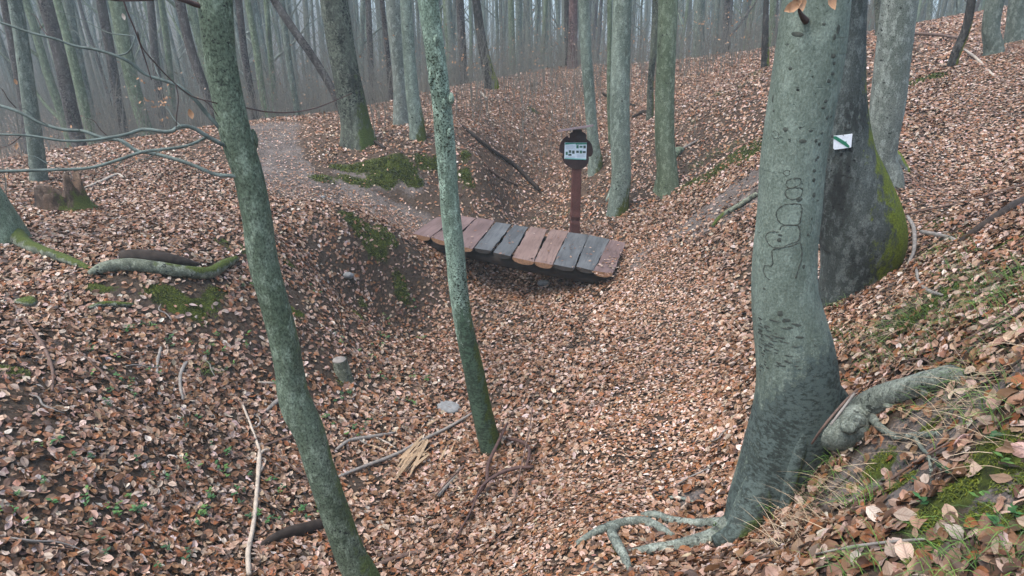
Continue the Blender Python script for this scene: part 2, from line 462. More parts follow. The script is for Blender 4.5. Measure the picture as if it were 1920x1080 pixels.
MOSS = [patch(600, 335, .2, .1), patch(650, 317, .3, .1), patch(700, 307, .3, .1), patch(750, 300, .28, .1), patch(715, 330, .3, .13), patch(795, 306, .22, .16), patch(828, 310, .16, .16), patch(872, 292, .1, .16), patch(868, 330, .14, .1),
        patch(770, 335, .2, .1), patch(660, 338, .28, .09), patch(880, 345, .1, .08),
        patch(680, 432, .3, .16), patch(725, 442, .18, .1), patch(752, 547, .13, .13), patch(668, 592, .09, .14),
        patch(680, 570, .06, .08), patch(408, 555, .09, .1), patch(330, 565, .2, .11), patch(300, 560, .1, .06), patch(385, 580, .1, .06), patch(460, 470, .1, .08),
        patch(420, 460, .08, .07), patch(545, 500, .08, .06), patch(560, 590, .08, .07), patch(30, 702, .11, .07), patch(385, 700, .09, .05), patch(180, 545, .1, .07),
        patch(200, 690, .05, .04), patch(1375, 300, .45, .22), patch(1340, 325, .35, .15), patch(1300, 345, .25, .12), patch(1410, 285, .25, .2),
        patch(1770, 555, .1, .08), patch(1725, 600, .08, .05), patch(1690, 612, .09, .05), patch(1860, 850, .11, .12), patch(1900, 905, .08, .08), patch(1800, 925, .07, .06),
        patch(1640, 885, .06, .05), patch(1735, 985, .05, .06), patch(1730, 1040, .07, .05), patch(1690, 910, .06, .06), patch(1655, 860, .06, .06), patch(1745, 800, .05, .04),
        patch(1000, 208, .18, .1), patch(1740, 150, .3, .2), patch(1760, 420, .12, .1), patch(1895, 460, .12, .08), patch(638, 718, .06, .04), patch(1570, 570, .08, .05),
        patch(1840, 965, .05, .05), patch(1915, 980, .05, .05), patch(1150, 1035, .03, .05)]
DIRT = [patch(1385, 385, .8, .5, .3), patch(1330, 395, .6, .45), patch(1400, 345, .6, .4), patch(1290, 430, .45, .28), patch(690, 335, .5, .18), patch(765, 332, .4, .2), patch(640, 345, .4, .12), patch(1200, 485, .12, .5, -.4), patch(1700, 845, .4, .2), patch(1645, 855, .34, .2), patch(1780, 800, .34, .2), patch(1850, 930, .2, .12), patch(1690, 930, .24, .12), patch(1600, 900, .2, .12),
        patch(1640, 920, .12, .06), patch(1760, 850, .1, .06), patch(1770, 790, .12, .06), patch(600, 345, .3, .1), patch(1290, 935, .14, .1),
        patch(1120, 1062, .12, .07), patch(1600, 955, .1, .05)]
DARK = [patch(290, 565, .5, .14), patch(440, 610, .3, .16), patch(520, 560, .2, .15), patch(120, 640, .3, .1), patch(640, 330, .45, .2), patch(700, 330, .5, .25), patch(560, 545, .12, .2), patch(600, 480, .2, .1), patch(500, 610, .15, .1), patch(640, 520, .25, .12), patch(720, 505, .3, .25), patch(660, 610, .1, .1), patch(620, 700, .12, .1), patch(770, 490, .3, .2), patch(790, 530, .3, .2), patch(340, 540, .35, .12), patch(960, 250, .25, .12), patch(1010, 270, .2, .12)]
PATHPX = [(500, 235), (505, 265), (515, 300), (530, 335), (580, 360), (650, 378), (720, 398), (785, 425)]
PATHP = [on_ground(*p)[0] for p in PATHPX]
def masks(x, y):
    pa = along(x, y, PATHP, [.55, .5, .5, .5, .42, .42, .42, .45])
    mo = ell(x, y, MOSS, .5, 2); di = ell(x, y, DIRT, .6, 4); da = ell(x, y, DARK, .6, 6)
    return pa, mo, di, da
m_path, m_moss, m_dirt, m_dark = masks(GX, GY)
litter = np.clip(smooth(9, 16, np.hypot(GX, GY)) * .9, 0, 1)
GZ = GZ + m_moss * .025 - m_path * .02
idx = np.arange(NX * NY).reshape(NY, NX)
Q = np.stack([idx[:-1, :-1], idx[:-1, 1:], idx[1:, 1:], idx[1:, :-1]], -1).reshape(-1, 4)
V = np.stack([GX, GY, GZ], -1).reshape(-1, 3)
onpath = (m_path.ravel()[Q].mean(1) > .5)
def sub(name, sel, **kw):
    q = Q[sel]; u, inv = np.unique(q, return_inverse=True)
    at = {'litter': litter.ravel()[u], 'dirt': np.maximum(m_dirt, m_path * .95).ravel()[u], 'moss': m_moss.ravel()[u], 'far': (smooth(20, 34, np.hypot(GX, GY)) * .85).ravel()[u]}
    return tag(quad_mesh(name, V[u], inv.reshape(-1, 4), M_ground, attrs=at), kind='structure')
sub('ground', ~onpath); sub('path', onpath)

# ------------------------------------------------------------------ leaf litter
PAL = np.array([(.50, .38, .305), (.43, .295, .213), (.33, .20, .132), (.25, .135, .072), (.20, .10, .048), (.25, .098, .036), (.105, .058, .034), (.065, .042, .03), (.60, .50, .43), (.30, .225, .165)])
PW = np.array([.10, .15, .16, .15, .12, .09, .09, .06, .03, .05]); PW /= PW.sum()
def leaf_batch(x, y, lod, scale=1.0, lift=(.0, .022), tilt=.46, rng=RNG, z=None):
    n = len(x)
    deck = z is not None
    z = H(x, y) if z is None else z
    e = .03
    nx = -(H(x + e, y) - H(x - e, y)) / (2 * e); ny = -(H(x, y + e) - H(x, y - e)) / (2 * e)
    if deck: nx, ny = nx * 0, ny * 0
    tm = trodden(x, y) * (0 if deck else 1)      # trodden leaves lie flat, broken small and pale
    N = np.stack([nx, ny, np.ones(n)], 1) + (1 - .5 * tm)[:, None] * rng.normal(0, tilt, (n, 3)) * np.array([1, 1, .2])
    N /= np.linalg.norm(N, axis=1)[:, None]
    a = rng.uniform(0, 2 * np.pi, n)
    U = np.stack([np.cos(a), np.sin(a), np.zeros(n)], 1)
    U -= N * (U * N).sum(1)[:, None]; U /= np.linalg.norm(U, axis=1)[:, None]
    W_ = np.cross(N, U)
    Ln = rng.uniform(.032, .058, n) * scale * rng.choice([.7, 1, 1, 1.12], n) * (1 + .30 * (1 - smooth(1.6, 3.6, np.hypot(x, y))) * smooth(-.2, .5, x)) * (1 - .34 * tm); Wd = Ln * rng.uniform(.5, .68, n)
    curl = rng.normal(0, .32, n); cup = rng.normal(.12, .38, n); twist = rng.normal(0, .25, n); curl = curl * (1 - .5 * tm); cup = cup * (1 - .5 * tm)
    if lod == 0:
        s = np.array([-1, -.62, -.15, .35, .75, 1.0]); wv = np.array([.10, .72, 1.0, .84, .42, .03]); t = np.array([-1, -.5, 0, .5, 1])
    elif lod == 1:
        s = np.array([-1, -.35, .4, 1.0]); wv = np.array([.22, .96, .84, .06]); t = np.array([-1, 0, 1.])
    else:
        s = np.array([-1, 0, 1.0]); wv = np.array([.3, 1, .2]); t = np.array([-1, 1.])
    ns, ntt = len(s), len(t)
    wob = 1 + rng.normal(0, .09, (n, ns))
    ss = s[None, :, None] * np.ones((1, 1, ntt)); tt = t[None, None, :] * (wv[None, :, None] * wob[:, :, None])
    lx = ss * (Ln / 2)[:, None, None]; ly = tt * (Wd / 2)[:, None, None]
    lz = (curl[:, None, None] * ss ** 2 * .5 + cup[:, None, None] * np.abs(tt) * .5 + twist[:, None, None] * ss * tt * .5) * (Ln / 2)[:, None, None]
    if lod == 0: lz = lz + rng.normal(0, .0016, lz.shape)
    off = np.stack([x, y, z + .006 + rng.uniform(*lift, n)], 1)
    P = off[:, None, None, :] + lx[..., None] * U[:, None, None, :] + ly[..., None] * W_[:, None, None, :] + lz[..., None] * N[:, None, None, :]
    k = ns * ntt
    base = np.arange(k).reshape(ns, ntt)
    q = np.stack([base[:-1, :-1], base[1:, :-1], base[1:, 1:], base[:-1, 1:]], -1).reshape(-1, 4)
    Qd = (q[None] + (np.arange(n) * k)[:, None, None]).reshape(-1, 4)
    c = PAL[rng.choice(len(PAL), n, p=PW)] * np.array([1.0, .985, .97]) * rng.uniform(.78, 1.2, (n, 1)) * (1 + rng.normal(0, .04, (n, 3)))
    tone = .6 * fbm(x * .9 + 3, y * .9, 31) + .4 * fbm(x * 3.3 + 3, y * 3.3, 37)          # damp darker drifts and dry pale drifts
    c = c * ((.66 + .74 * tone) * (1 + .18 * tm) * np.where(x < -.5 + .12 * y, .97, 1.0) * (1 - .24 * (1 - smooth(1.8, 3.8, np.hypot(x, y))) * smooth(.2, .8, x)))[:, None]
    C = np.repeat(c[:, None, :], k, 1)
    C = C * (1 - .22 * (np.abs(np.tile(t, ns)) < .1)[None, :, None]) * np.linspace(.9, 1.1, k)[None, :, None]
    bl = np.stack([(ss * np.ones_like(tt)).repeat(n if ss.shape[0] == 1 and tt.shape[0] == 1 else 1, 0), np.broadcast_to(t[None, None, :] * np.sign(wv)[None, :, None], tt.shape), np.full(tt.shape, 1.0 if lod < 2 else 0.0)], -1)
    return P.reshape(-1, 3), Qd, np.clip(C.reshape(-1, 3), .004, .85), bl.reshape(-1, 3)
def scatter(n, ymin, ymax, half=.83, extra=1.2):
    """n random ground points in the wedge the place is seen through (and a good bit to each side), even per square metre"""
    y = np.sqrt(RNG.uniform((ymin + extra) ** 2, (ymax + extra) ** 2, n)) - extra
    x = RNG.uniform(-1, 1, n) * half * (y + extra)
    return x, y
def keep(x, y, base=1.0):
    pa, mo, di, da = masks(x, y)
    d = base * (1 - .34 * pa) * (1 - .86 * mo) * (1 - .88 * di) * (1 - .6 * da)
    d = d * (.42 + 1.05 * fbm(x * 1.7, y * 1.7, 51)) * np.where(x < -.6 + .12 * y, .78, 1.0)
    d = d * np.where(fbm(x * 4.1, y * 4.1, 77) < .33, .45, 1.0)
    d = np.maximum(d, .04)
    return RNG.uniform(0, 1, len(x)) < d
def on_deck(x, y):
    ux, uy = .886, -.464; px_, py_ = x - .1, y - 8.25
    a, b = px_ * ux + py_ * uy, -px_ * uy + py_ * ux
    return (np.abs(a) < 1.45) & (np.abs(b) < .6)
TRAIL = [on_ground(*q)[0] for q in ((1195, 470), (1250, 560), (1262, 660), (1230, 780), (1160, 900), (1060, 1060))]
TRAIL2 = [on_ground(*q)[0] for q in ((1690, 410), (1780, 330), (1845, 235), (1868, 150), (1900, 60))]
def trodden(x, y):
    return np.maximum(np.maximum(along(x, y, TRAIL, [.25, .4, .42, .4, .4, .35]), along(x, y, TRAIL2, [.4] * 5)), along(x, y, PATHP, [.7] * 8))
LV, LQ, LC, LB, off_ = [], [], [], [], 0
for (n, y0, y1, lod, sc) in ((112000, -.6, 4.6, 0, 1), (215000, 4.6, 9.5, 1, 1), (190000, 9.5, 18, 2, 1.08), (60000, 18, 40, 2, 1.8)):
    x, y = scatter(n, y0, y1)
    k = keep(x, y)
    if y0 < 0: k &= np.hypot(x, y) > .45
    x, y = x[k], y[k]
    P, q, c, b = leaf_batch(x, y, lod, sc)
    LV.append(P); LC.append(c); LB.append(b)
    LQ.append(q + off_); off_ += len(P)
x, y = scatter(230000, 1.5, 11)
k = RNG.uniform(0, 1, len(x)) < np.clip(np.maximum(along(x, y, TRAIL, [.3, .5, .55, .5, .5, .4]), along(x, y, TRAIL2, [.5] * 5)) - .25, 0, 1)
x, y = x[k], y[k]
P, q, c, b = leaf_batch(x, y, 1, .95, lift=(.004, .02))
LV.append(P); LC.append(c); LB.append(b); LQ.append(q + off_); off_ += len(P)
# leaves that lie on the bridge, most of them at its right end and in the gaps
t_ = np.concatenate([RNG.uniform(-1.3, 1.4, 80), RNG.normal(1.32, .09, 90)]); s_ = np.concatenate([RNG.uniform(-.5, .5, 80), RNG.uniform(-.6, .6, 90)])
x, y = .1 + .886 * t_ + .464 * s_, 8.25 - .464 * t_ + .886 * s_
P, q, c, b = leaf_batch(x, y, 1, .8, z=np.maximum(H(x, y), .062), tilt=.25)
LV.append(P); LC.append(c); LB.append(b); LQ.append(q + off_); off_ += len(P)
LV, LQ, LC = np.concatenate(LV), np.concatenate(LQ), np.concatenate(LC)
tag(quad_mesh('leaf_litter', LV, LQ, M_leaf, attrs={'tint': LC, 'blade': np.concatenate(LB)}), 'brown fallen beech leaves carpeting the ravine and its banks', 'leaf litter', kind='stuff')
del LV, LQ, LC, LB

# ------------------------------------------------------------------ trees
B_beech = bark('beech_bark', (0.093, 0.119, 0.099), (0.167, 0.207, 0.178), loc=1, streak=.66, moss=.05, moss_h=.4)
B_left = bark('flecked_beech_bark', (0.061, 0.085, 0.055), (0.114, 0.149, 0.111), loc=2, fleck=.6, streak=.72, moss=.12, moss_h=2.0, fsc=2.2, fine_amt=1.0, mosscol=(.085, .12, .04), moss_dir=(1, .2, 0))
B_mid = bark('lichen_bark', (0.086, 0.124, 0.094), (0.222, 0.303, 0.249), dark=(.03, .042, .022), loc=3, fleck=.53, streak=.66, moss=.16, moss_h=1.6, mosscol=(.06, .085, .018), moss_dir=(1, -.1, 0), fsc=2.6, stain=(1.15, .5, (.020, .034, .02), (.2, -1, 0)), fine_amt=.8)
B_big = bark('carved_beech_bark', (0.109, 0.140, 0.117), (0.165, 0.208, 0.183), loc=4, fleck=.66, streak=.78, moss=.06, moss_h=.7, mosscol=(.06, .085, .025), moss_dir=(.7, -.8, 0), stain=(1.0, .35, (.023, .031, .028), (.8, -.5, 0)), fine_amt=.5, lich=.3)
B_dark = bark('dark_mossy_bark', (.022, .027, .026), (.066, .08, .077), dark=(.018, .02, .018), loc=5, fleck=.6, streak=.55, moss=.47, moss_h=1.15, mosscol=(.10, .128, .012), moss_dir=(1, -.1, .1), fine_amt=.8)
B_pale = bark('pale_beech_bark', (0.116, 0.136, 0.121), (0.192, 0.217, 0.200), loc=6, streak=.66, moss=0)
B_green = bark('greenish_bark', (0.081, 0.108, 0.067), (0.137, 0.173, 0.122), loc=7, streak=.6, moss=.0)
B_oak = bark('rough_dark_bark', (.045, .052, .042), (.10, .115, .09), dark=(.022, .025, .02), loc=8, fleck=.52, streak=.56, moss=.1, moss_h=1.2, mosscol=(.06, .085, .02))
B_brown = bark('purplish_brown_bark', (0.053, 0.047, 0.045), (0.084, 0.078, 0.076), dark=(.03, .024, .024), loc=9, fleck=.5, streak=.58)
B_black = bark('blackish_bark', (.022, .021, .020), (.05, .048, .045), dark=(.012, .012, .012), loc=10, fleck=.55, streak=.6, moss=.1, moss_h=.9, mosscol=(.12, .15, .012))
B_red = bark('reddish_pine_bark', (.075, .042, .042), (.13, .085, .085), dark=(.03, .02, .02), loc=11, fleck=.5, streak=.56)
B_far = bark('far_bark', (.065, .072, .06), (.12, .13, .108), loc=15, streak=.58)
B_gry = bark('grey_bark', (0.082, 0.103, 0.089), (0.137, 0.165, 0.146), loc=12, streak=.6)
B_root = bark('root_bark', (0.088, 0.104, 0.092), (0.159, 0.183, 0.163), loc=13, fleck=.56, streak=.6, moss=0, fine_amt=.8)
B_mossy = bark('mossy_log_bark', (.08, .092, .07), (.15, .168, .13), loc=14, fleck=.56, streak=.6, moss=.06, moss_h=.25, mosscol=(.06, .08, .014), moss_dir=(.3, 0, 1))

def pxpath(pts, Y, lean=0.0):
    """trunk outline read off the photograph: (x, y, width) in photo pixels, foot last -> 3-D axis points from foot to top"""
    out = []
    for (px, py, wd) in pts[::-1]:
        p, m = at_y(px, py, Y); out.append((p, wd * m * .5))
    return out
def limbs(mb, axis, rad, n, seed, h0=.45, length=2.2, sides=5):
    rng = random.Random(seed)
    N_ = len(axis)
    for i in range(n):
        t = h0 + (1 - h0) * (i + rng.random()) / n
        k = min(int(t * (N_ - 1)), N_ - 2)
        p = Vector(axis[k]).lerp(Vector(axis[k + 1]), t * (N_ - 1) - k)
        r0 = rad[k] * rng.uniform(.28, .5)
        a = rng.uniform(0, 6.283); L = length * rng.uniform(.6, 1.2) * (1.3 - t * .6)
        d = Vector((math.cos(a), math.sin(a), rng.uniform(.5, 1.1)))
        pts, rr = [p - d.normalized() * rad[k] * .3], [r0]
        q = p.copy()
        for j in range(5):
            d = (d + Vector((rng.uniform(-.3, .3), rng.uniform(-.3, .3), rng.uniform(-.05, .3)))).normalized()
            q = q + d * L / 5; pts.append(q.copy()); rr.append(r0 * (1 - (j + 1) / 5.6))
            if j in (1, 2, 3):
                e = (d + Vector((rng.uniform(-.9, .9), rng.uniform(-.9, .9), rng.uniform(-.2, .5)))).normalized()
                tube(mb, [q, q + e * L * .2, q + e * L * .38 + Vector((0, 0, L * .08))], [rr[-1] * .6, rr[-1] * .35, .002], 4, 2, cap=False)
        tube(mb, pts, rr, sides, 2, cap=False)
def tree(name, pts, Y, mat, label, group=None, height=11, sides=28, flare=.35, lobes=5, rough=.05, seed=1, crown=True, foot=.25, catg='tree', per=5, toplean=None):
    ax = pxpath(pts, Y)
    g = ax[0][0]
    root = empty(name, g, label, catg, group)
    P = [a for a, _ in ax]; Rr = [b for _, b in ax]
    # carry the foot into the soil and the stem on up, out of the picture, straightening as it climbs
    d0 = (P[0] - P[1]).normalized()
    foot = max(foot, g.z - float(H(g.x, g.y)) + .3)
    P = [P[0] + Vector((d0.x * .3, 0, -1)) * foot] + P; Rr = [Rr[0] * 1.12] + Rr
    d = (P[-1] - P[-3]).normalized() if len(P) > 3 else Vector((0, 0, 1))
    q, r, z0 = P[-1].copy(), Rr[-1], P[-1].z
    st = max(.6, (height - (z0 - g.z)) / 6)
    rng = random.Random(seed)
    n_vis = len(P)
    for i in range(6):
        d = (d * .8 + Vector((rng.uniform(-.06, .06), rng.uniform(-.06, .06), .25))).normalized()
        q = q + d * st; r *= .86
        P.append(q.copy()); Rr.append(r)
    mb = MB(); tube(mb, P, Rr, sides, per, rough, flare, .22, lobes, seed)
    tr = mb.build('trunk', mat, root)
    if crown:
        mb = MB(); limbs(mb, [tuple(p) for p in P[n_vis - 1:]], Rr[n_vis - 1:], 7, seed, .15, height * .2)
        mb.build('crown', mat, root)
    return root, tr
def bvh(o):
    me = o.data; b = o.matrix_world if False else None
    off = Vector(o.location); q = o.parent
    while q is not None: off += q.location; q = q.parent
    return BVHTree.FromPolygons([v.co + off for v in me.vertices], [tuple(p.vertices) for p in me.polygons])
def cast(b, px, py):
    h = b.ray_cast(CAM, ray(px, py).normalized())
    return (h[0], h[1]) if h[0] is not None else None
BRW = .74
def branch(root, pts, Y0, Y1, w0, w1, mat, name='branch', mb=None, sides=7):
    own = mb is None
    if own: mb = MB()
    n = len(pts); P, r = [], []
    for i, (px, py) in enumerate(pts):
        t = i / max(1, n - 1); p, m = at_y(px, py, Y0 + (Y1 - Y0) * t)
        P.append(p); r.append((w0 + (w1 - w0) * t) * m * .5)
    tube(mb, P, [q * BRW for q in r], sides, 4, .16)
    return mb.build(name, mat, root) if own else mb
def one_leaf(mb, p, U, N, L, wd, curl=.3, seed=0):
    U = Vector(U).normalized(); N = Vector(N); N = (N - U * N.dot(U)).normalized(); W_ = U.cross(N)
    s = [-1, -.5, .1, .6, 1]; wv = [.06, .75, 1, .62, .04]
    V_ = []
    for a, b in zip(s, wv):
        for t in (-1, 0, 1):
            V_.append(tuple(Vector(p) + U * a * L / 2 + W_ * t * b * wd / 2 + N * (curl * a * a + .35 * abs(t) * b) * L / 2))
    mb.add(V_, [(i * 3 + j, i * 3 + j + 1, i * 3 + j + 4, i * 3 + j + 3) for i in range(4) for j in range(2)])
M_tan = plain('withered_leaf', (.42, .24, .13), .6, .3)
M_paleleaf = plain('pale_withered_leaf', (.62, .52, .42), .6, .2)
M_twig = plain('dark_twig', (.075, .05, .045), .8, .4)
M_ptwig = plain('grey_green_twig', (.115, .142, .124), .8, .5, (22, 22, 22))

# left beech, flecked, leaning, with long bare branches
T1, T1t = tree('beech_tree', [(403, 0, 63), (412, 100, 59), (430, 200, 58), (444, 260, 58), (466, 330, 55), (480, 400, 54), (491, 480, 54), (512, 560, 54),
    (532, 640, 53), (543, 700, 53), (549, 735, 56), (560, 768, 60), (578, 805, 57), (601, 880, 53), (628, 960, 53), (657, 1040, 56), (680, 1085, 60), (716, 1165, 66)], 2.62, B_left,
    'slim leaning greenish beech with dark flecked bark and long bare branches reaching left', height=7, seed=3, flare=.25, rough=.07, per=6)
branch(T1, [(415, 244), (410, 238), (385, 210), (365, 186), (335, 162), (310, 152), (270, 138), (245, 118), (218, 105), (180, 93), (140, 86), (100, 72), (60, 62), (0, 42), (-70, 25)], 2.6, 2.35, 11, 5, M_ptwig)
branch(T1, [(218, 105), (240, 98), (250, 80), (253, 70), (235, 66), (205, 62), (160, 40), (110, 20)], 2.46, 2.5, 4.5, 2, M_ptwig)
branch(T1, [(425, 274), (419, 272), (389, 256), (359, 239), (337, 237), (322, 246), (267, 243), (237, 252), (207, 258), (170, 263), (118, 264), (60, 255), (0, 252), (-60, 250)], 2.6, 2.2, 12, 5, M_ptwig)
branch(T1, [(389, 256), (370, 266), (348, 274), (307, 280), (267, 285), (222, 300), (167, 315), (120, 318), (74, 319), (0, 321), (-70, 322)], 2.57, 2.25, 8, 8, M_ptwig)
branch(T1, [(448, 332), (437, 330), (407, 328), (370, 313), (333, 300), (281, 287), (256, 283), (230, 265), (193, 259), (156, 246), (119, 243), (74, 230), (37, 211), (0, 198), (-70, 175)], 2.58, 2.5, 10, 8, M_ptwig)
branch(T1, [(395, 6), (372, 10), (352, 3), (325, -6), (280, -18)], 2.6, 2.5, 16, 10, M_twig)
branch(T1, [(325, -6), (260, 0), (200, -2), (150, -12)], 2.5, 2.4, 8, 5, M_twig)
branch(T1, [(228, -10), (240, 25), (252, 53), (266, 93), (278, 130), (284, 150)], 2.2, 2.25, 4.5, 2.5, M_twig, 'hanging_twig')
branch(T1, [(258, 60), (266, 88), (289, 116), (324, 153), (361, 181), (400, 192), (412, 196)], 2.22, 2.6, 3, 3, M_twig, 'hanging_twig')
branch(T1, [(361, 181), (385, 190), (400, 205), (408, 218)], 2.45, 2.55, 2.5, 2, M_twig, 'hanging_twig')
branch(T1, [(330, 160), (334, 180), (331, 220), (330, 245)], 2.4, 2.42, 3, 2, M_twig, 'hanging_twig')
branch(T1, [(462, 202), (490, 208), (540, 211), (590, 203), (625, 190), (660, 175)], 2.62, 2.9, 4, 2, M_twig, 'hanging_twig')
for (px, py, mt, L) in ((358, 213, M_tan, .036), (232, 31, M_paleleaf, .022), (30, 153, M_tan, .02)):
    mb = MB(); p, m = at_y(px, py, 2.4); one_leaf(mb, p, (.1, .1, -1), (.3, -1, .2), L, L * .55, .3); mb.build('withered_leaf', mt, T1)
for i, (px, py, a_, L_) in enumerate(((30, 202, -2.2, 60), (90, 235, -2.5, 70), (150, 246, -2.0, 55), (205, 258, -2.3, 60), (260, 284, -2.6, 75), (120, 318, -2.7, 80), (60, 320, -2.2, 60), (300, 282, 2.7, 60), (180, 93, -2.4, 70), (90, 68, -2.1, 60), (300, 148, -1.9, 55), (340, 238, -2.2, 60), (40, 255, 2.6, 60), (230, 300, 2.5, 55))):
    c_, s_ = math.cos(a_), math.sin(a_)
    pts_ = [(px, py), (px + c_ * L_ * .4, py + s_ * L_ * .4 + 4), (px + c_ * L_ * .75, py + s_ * L_ * .72), (px + c_ * L_ * 1.1, py + s_ * L_ * .95 + 6)]
    branch(T1, pts_, 2.45, 2.3 + .03 * i, 2.6, 1.0, M_ptwig if i % 3 else M_twig, 'twig', sides=5)
# swollen branch collar
mb = MB(); p, m = at_y(476, 262, 2.66); lumps(mb, p, .014, .02, .04, 4); mb.build('burl', B_left, T1)

# slim lichen tree in the middle
T2, T2t = tree('slim_tree', [(802, 0, 40), (816, 100, 38), (827, 190, 37), (834, 260, 37), (842, 360, 35), (845, 400, 36), (853, 470, 35), (859, 540, 35), (872, 620, 36), (889, 700, 38),
    (901, 760, 39), (912, 805, 39), (923, 850, 40)], 4.35, B_mid, 'slim crooked tree with lichen blotched trunk standing in front of the plank footbridge', height=8, seed=8, flare=.25, rough=.1, per=7)
for (px, py, dx) in ((818, 75, -1), (833, 195, -1), (846, 185, 1), (808, 150, -1), (843, 250, 1)):
    mb = MB(); p, m = at_y(px, py, 4.3); lumps(mb, p, .018, .02, .035, px, 10); mb.build('burl', B_mid, T2)

# big carved beech
T3, T3t = tree('beech_tree', [(1531, -10, 121), (1518, 100, 124), (1502, 200, 121), (1487, 300, 116), (1479, 400, 113), (1471, 480, 113), (1472, 560, 119), (1480, 610, 129), (1489, 660, 139),
    (1494, 720, 146), (1488, 780, 150), (1470, 840, 146), (1445, 900, 130), (1425, 950, 120), (1408, 1000, 105)], 2.5, B_big,
    'large smooth grey beech with old ring shaped carvings, right of the path in the foreground', height=13, sides=56, seed=5, flare=.1, rough=.03, foot=.35, per=8)
# dark mossy trunk behind it
T4, T4t = tree('beech_tree', [(1584, -10, 78), (1578, 100, 82), (1573, 200, 95), (1578, 300, 118), (1595, 360, 132), (1611, 420, 146), (1616, 452, 146), (1610, 490, 132), (1601, 530, 118), (1592, 575, 116)], 4.75, B_dark,
    'dark almost black trunk with bright moss on its right side, carrying the white waymark', height=14, sides=40, seed=2, flare=.3, rough=.07, per=6)
T5, T5t = tree('beech_tree', [(1688, -10, 62), (1675, 100, 61), (1664, 200, 60), (1655, 260, 55), (1653, 300, 52), (1660, 332, 58)], 6.15, B_pale,
    'pale grey beech on the right bank behind the dark mossy trunk', height=13, sides=28, seed=9, flare=.4)
T6, _ = tree('beech_tree', [(1094, -5, 20), (1099, 100, 21), (1107, 200, 21), (1113, 275, 23), (1116, 303, 27)], 11.4, B_beech, 'slender grey beech right behind the round information board', height=12, sides=16, seed=4, flare=.3)
T7, _ = tree('beech_tree', [(1167, -5, 35), (1164, 100, 36), (1162, 200, 36), (1163, 280, 36), (1165, 330, 36), (1161, 372, 36)], 9.6, B_beech, 'straight grey beech in the gully, right of the information board', height=13, sides=24, seed=6, flare=.45)
T8, _ = tree('beech_tree', [(1253, -5, 37), (1249, 100, 35), (1246, 200, 36), (1247, 270, 37), (1251, 320, 38), (1251, 346, 42)], 9.7, B_green, 'grey beech with dark wet streak and spreading root foot, between gully and right bank', height=13, sides=24, seed=7, flare=.5)
tree('beech_tree', [(1143, -5, 9), (1143, 100, 9), (1142, 200, 8), (1145, 285, 9)], 12.2, B_green, 'thin pole of a tree partly hidden behind the straight gully beech', height=9, sides=10, seed=17)
tree('beech_tree', [(1230, -5, 14), (1226, 90, 13), (1220, 150, 12), (1219, 215, 14)], 13, B_oak, 'thin bent dark stem just left of the streaked beech', height=9, sides=10, seed=18)
tree('oak_tree', [(625, -5, 50), (642, 100, 51), (660, 195, 53), (668, 240, 56), (672, 268, 66)], 10.9, B_oak, 'stout dark mossy trunk on the plateau behind the mossy hump', height=14, sides=32, seed=10, flare=.4, rough=.09)
tree('beech_tree', [(737, -5, 30), (745, 90, 28), (750, 150, 26), (753, 219, 31)], 12.3, B_pale, 'left stem of the pale beech pair behind the lichen tree', height=13, sides=18, seed=11, flare=.35)
tree('beech_tree', [(760, -5, 22), (767, 100, 23), (774, 180, 26), (782, 238, 29)], 10.9, B_beech, 'right and nearer stem of the pale beech pair behind the lichen tree', height=13, sides=18, seed=12, flare=.4)
tree('leaning_tree', [(505, -15, 15), (550, 55, 15), (590, 112, 15), (628, 178, 15), (640, 205, 16)], 13.5, B_brown, 'dead dark brown stem leaning steeply against the stout dark trunk', height=6, sides=12, seed=13, flare=.1, crown=False)
tree('oak_tree', [(892, -5, 15), (903, 75, 18), (913, 125, 21), (921, 157, 27)], 15.3, B_black, 'black leaning trunk with bright moss at its foot on the brow', height=13, sides=18, seed=14, flare=.3)
tree('pine_tree', [(1075, -5, 16), (1074, 60, 17), (1074, 125, 22)], 18.5, B_red, 'reddish dark pine trunk on the brow of the ridge', height=15, sides=16, seed=15, flare=.3)
tree('pine_tree', [(1062, -5, 9), (1063, 60, 10), (1065, 118, 11)], 19.6, B_black, 'narrow black trunk hard against the reddish pine', height=15, sides=12, seed=16)
tree('dead_tree', [(1437, -5, 10), (1435, 60, 12), (1434, 122, 15)], 13.6, B_black, 'slim black trunk at the upper edge of the right bank', height=8, sides=12, seed=19, flare=.15)
tree('dead_tree', [(1824, -10, 15), (1811, 55, 15), (1791, 104, 17)], 9.3, B_black, 'short leaning black stem at the top of the right bank', height=6, sides=14, seed=20, flare=.1)
tree('beech_tree', [(1868, -10, 31), (1858, 55, 29), (1864, 95, 31)], 9.2, B_gry, 'grey beech with spread roots near the top right path', height=12, sides=20, seed=21, flare=.5)
tree('beech_tree', [(1912, -10, 32), (1905, 40, 30), (1904, 72, 34)], 10, B_gry, 'grey beech furthest up the right bank', height=12, sides=20, seed=22, flare=.4)
tree('beech_tree', [(1645, -10, 12), (1648, 60, 13)], 14.5, B_oak, 'thin dark trunk seen between the mossy trunk and the pale beech', height=10, sides=10, seed=24)
T19, _ = tree('beech_tree', [(-150, 0, 100), (-110, 200, 95), (-70, 330, 92), (-25, 430, 105)], 5.4, B_green, 'mossy trunk foot at the left edge with a root running to the mossy log', height=11, sides=28, seed=23, flare=.5)
